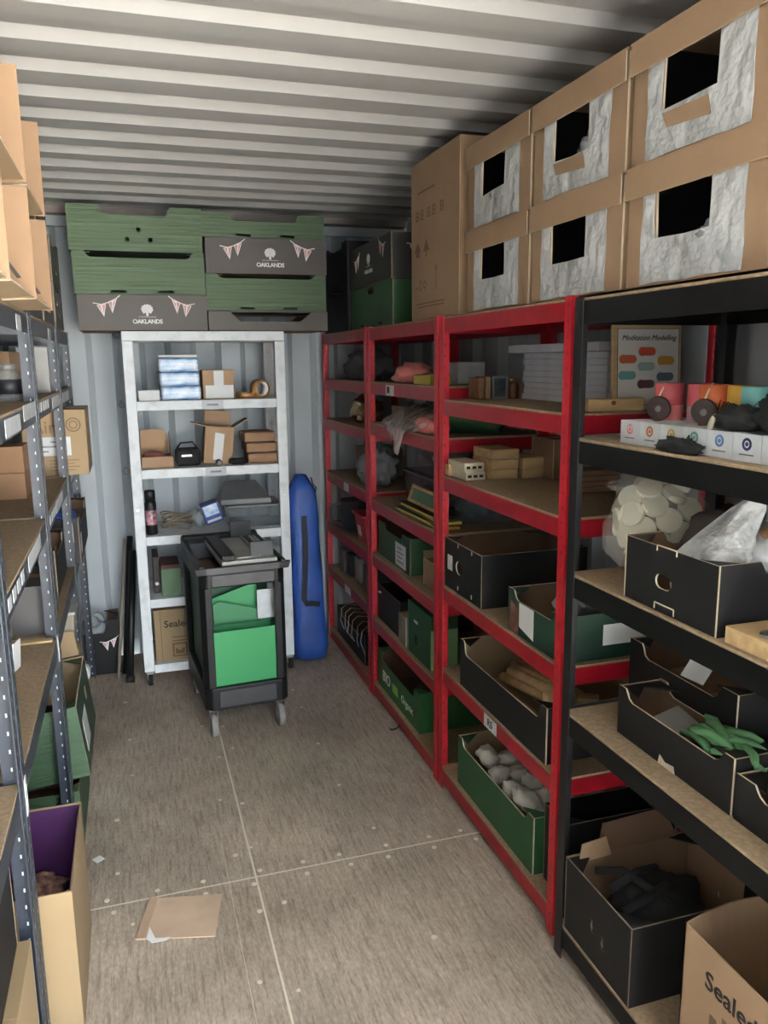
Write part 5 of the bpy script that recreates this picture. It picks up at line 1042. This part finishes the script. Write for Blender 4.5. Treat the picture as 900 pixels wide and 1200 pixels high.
place(MB().blob((0, 0, .02), (.04, .05, .03), .5, 66, flat=.019, crease=.3), 'blue_rag', BLUEINK, (-.30, 3.70, z + .19), 'bright blue rag on the rim of the dark crate with strings', 'cloth')
T = crate('crate', 'dark crate behind post, fourth board of third left rack', (-.30, 3.12, z), PI / 2, .44, .36, .18, BLACKCARD, BLACKCARD_IN, d=.04, cw=.08, cut=CUT_D)
carton('carton', 'closed brown carton on the floor behind the jutting green crate', (-.63, 3.26, 0), 0, .36, .30, .46, CARD, CARD_IN)
T = thing('storage_tub', 'tall translucent tub beside the third left rack post', 'tub', (-.335, 3.35, .4685)); MB().hexa([(-.06, -.06, 0), (.06, -.06, 0), (.06, .06, 0), (-.06, .06, 0)], [(-.07, -.07, .20), (.07, -.07, .20), (.07, .07, .20), (-.07, .07, .20)]).obj('body', mat('cloudy tub', (168, 158, 140), .4, .06, 10, alpha=.8), T, .006); MB().box(-.075, -.075, .2005, .075, .075, .212).obj('lid', LIGHTGREY, T, .003)
# floor level, left
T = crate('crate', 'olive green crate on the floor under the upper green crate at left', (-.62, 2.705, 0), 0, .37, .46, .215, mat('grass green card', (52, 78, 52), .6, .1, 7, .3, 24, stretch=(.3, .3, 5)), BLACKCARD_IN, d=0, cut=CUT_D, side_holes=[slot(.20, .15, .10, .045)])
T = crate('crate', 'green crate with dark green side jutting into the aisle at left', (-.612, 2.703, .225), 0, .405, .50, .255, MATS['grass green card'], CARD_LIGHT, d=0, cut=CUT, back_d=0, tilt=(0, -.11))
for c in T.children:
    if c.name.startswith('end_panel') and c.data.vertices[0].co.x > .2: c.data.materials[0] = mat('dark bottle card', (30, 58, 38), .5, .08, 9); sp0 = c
MB().plate(rect(.08, .05, .22, .17), .001, (.4053, 0, 0), (0, 1, 0), (0, 0, 1), N=(1, 0, 0)).obj('sticker', LABELW, T); MB().plate(oval(.33, .17, .05, .05), .001, (.4053, 0, 0), (0, 1, 0), (0, 0, 1), N=(1, 0, 0)).obj('hand_hole', CARD_LIGHT, T)
MB().plate([(.0, 0), (.30, 0), (.29, .10), (.01, .10)], .004, (.09, .50, .262), (1, 0, 0), (0, .5, .86)).obj('raised_flap', [CARD_LIGHT, CARD_IN, CUT], T)
place(MB().box(0, 0, 0, .16, .05, .22), 'dark_folder', BLACKCARD, (-.46, 2.90, .2265), 'dark folder standing in the jutting green crate', 'folder', tilt=(.15, 0)); place(MB().blob((0, 0, .04), (.09, .07, .06), .4, 75, flat=.038), 'white_cloth', WHITE, (-.46, 2.78, .40), 'white paper scrap heap in the jutting green crate', 'paper')
slab('paper_tag', 'small white paper tag on the floor beside the jutting green crate', 'tag', (-.205, 2.60, .001), .03, .03, .002, WHITE, rz=.6, bevel=.0003)
T = carton('carton', 'tall pale carton with purple lining on the floor by the second left post', (-.655, 1.875, 0), 0, .445, .42, .40, mat('pale kraft', (142, 120, 88), .8, .04, 5), CARD_LIGHT, open_top=True, cut=CARD_LIGHT)
MB().plate(rect(.006, .08, .438, .396), .002, (0, .4145, 0), (1, 0, 0), (0, 0, 1), N=(0, -1, 0)).obj('lining', PURPLE, T); MB().plate(rect(.006, .08, .41, .396), .002, (.4395, 0, 0), (0, 1, 0), (0, 0, 1), N=(-1, 0, 0)).obj('lining', PURPLE, T)
place(MB().blob((0, 0, .05), (.19, .17, .07), .4, 85, flat=.048, crease=.3), 'dark_bag', mat('dark stuff', (52, 46, 46), .7, .25, 12), (-.44, 2.08, .10), 'dark jumble at the bottom of the purple lined carton', 'bag')
place(MB().box(-.02, -.09, 0, .02, .09, .012), 'white_tube', mat('lilac plastic', (196, 196, 216), .4), (-.30, 2.10, .205), 'lilac white flat stick lying in the purple lined carton', 'stick', rz=-.9, bevel=.004)
place(MB().blob((0, 0, .02), (.07, .04, .03), .5, 87, crease=.3), 'paper_scrap', mat('brown scrap', (150, 110, 90), .8, .25, 50, rgb2=(70, 44, 40)), (-.33, 2.19, .205), 'brown patterned scrap lying in the purple lined carton', 'paper')
T = carton('carton', 'second pale carton under the torn black crate at the lower left edge', (-.70, 1.225, 0), 0, .425, .435, .445, MATS['pale kraft'], CARD_IN, tape=False)
T = crate('crate', 'torn black crate at the lower left picture edge on a pale carton', (-.685, 1.23, .4515), 0, .385, .425, .215, BLACKCARD, CARD, d=0, t=.006, cut=CUT, back_d=0)
MB().plate([(0, 0), (.20, 0), (.20, .07), (.15, .10), (.06, .085), (.0, .11)], .005, (.17, .42, .215), (1, 0, 0), (0, .1, .99), (), (0, 1, 2)).obj('torn_flap', [CARD_LIGHT, CARD, CUT], T)

for k, (zz, h, nm) in enumerate(((1.4576, .26, 'upper board'), (.1006, .40, 'bottom board'))):  # unseen cartons added on the doorway rack to shade the right side
    carton('carton', 'added unseen light-blocking carton on the ' + nm + ' of the black rack by the doorway', (1.09, -.10, zz), 0, .38, .80, h, CARD, CARD_IN)
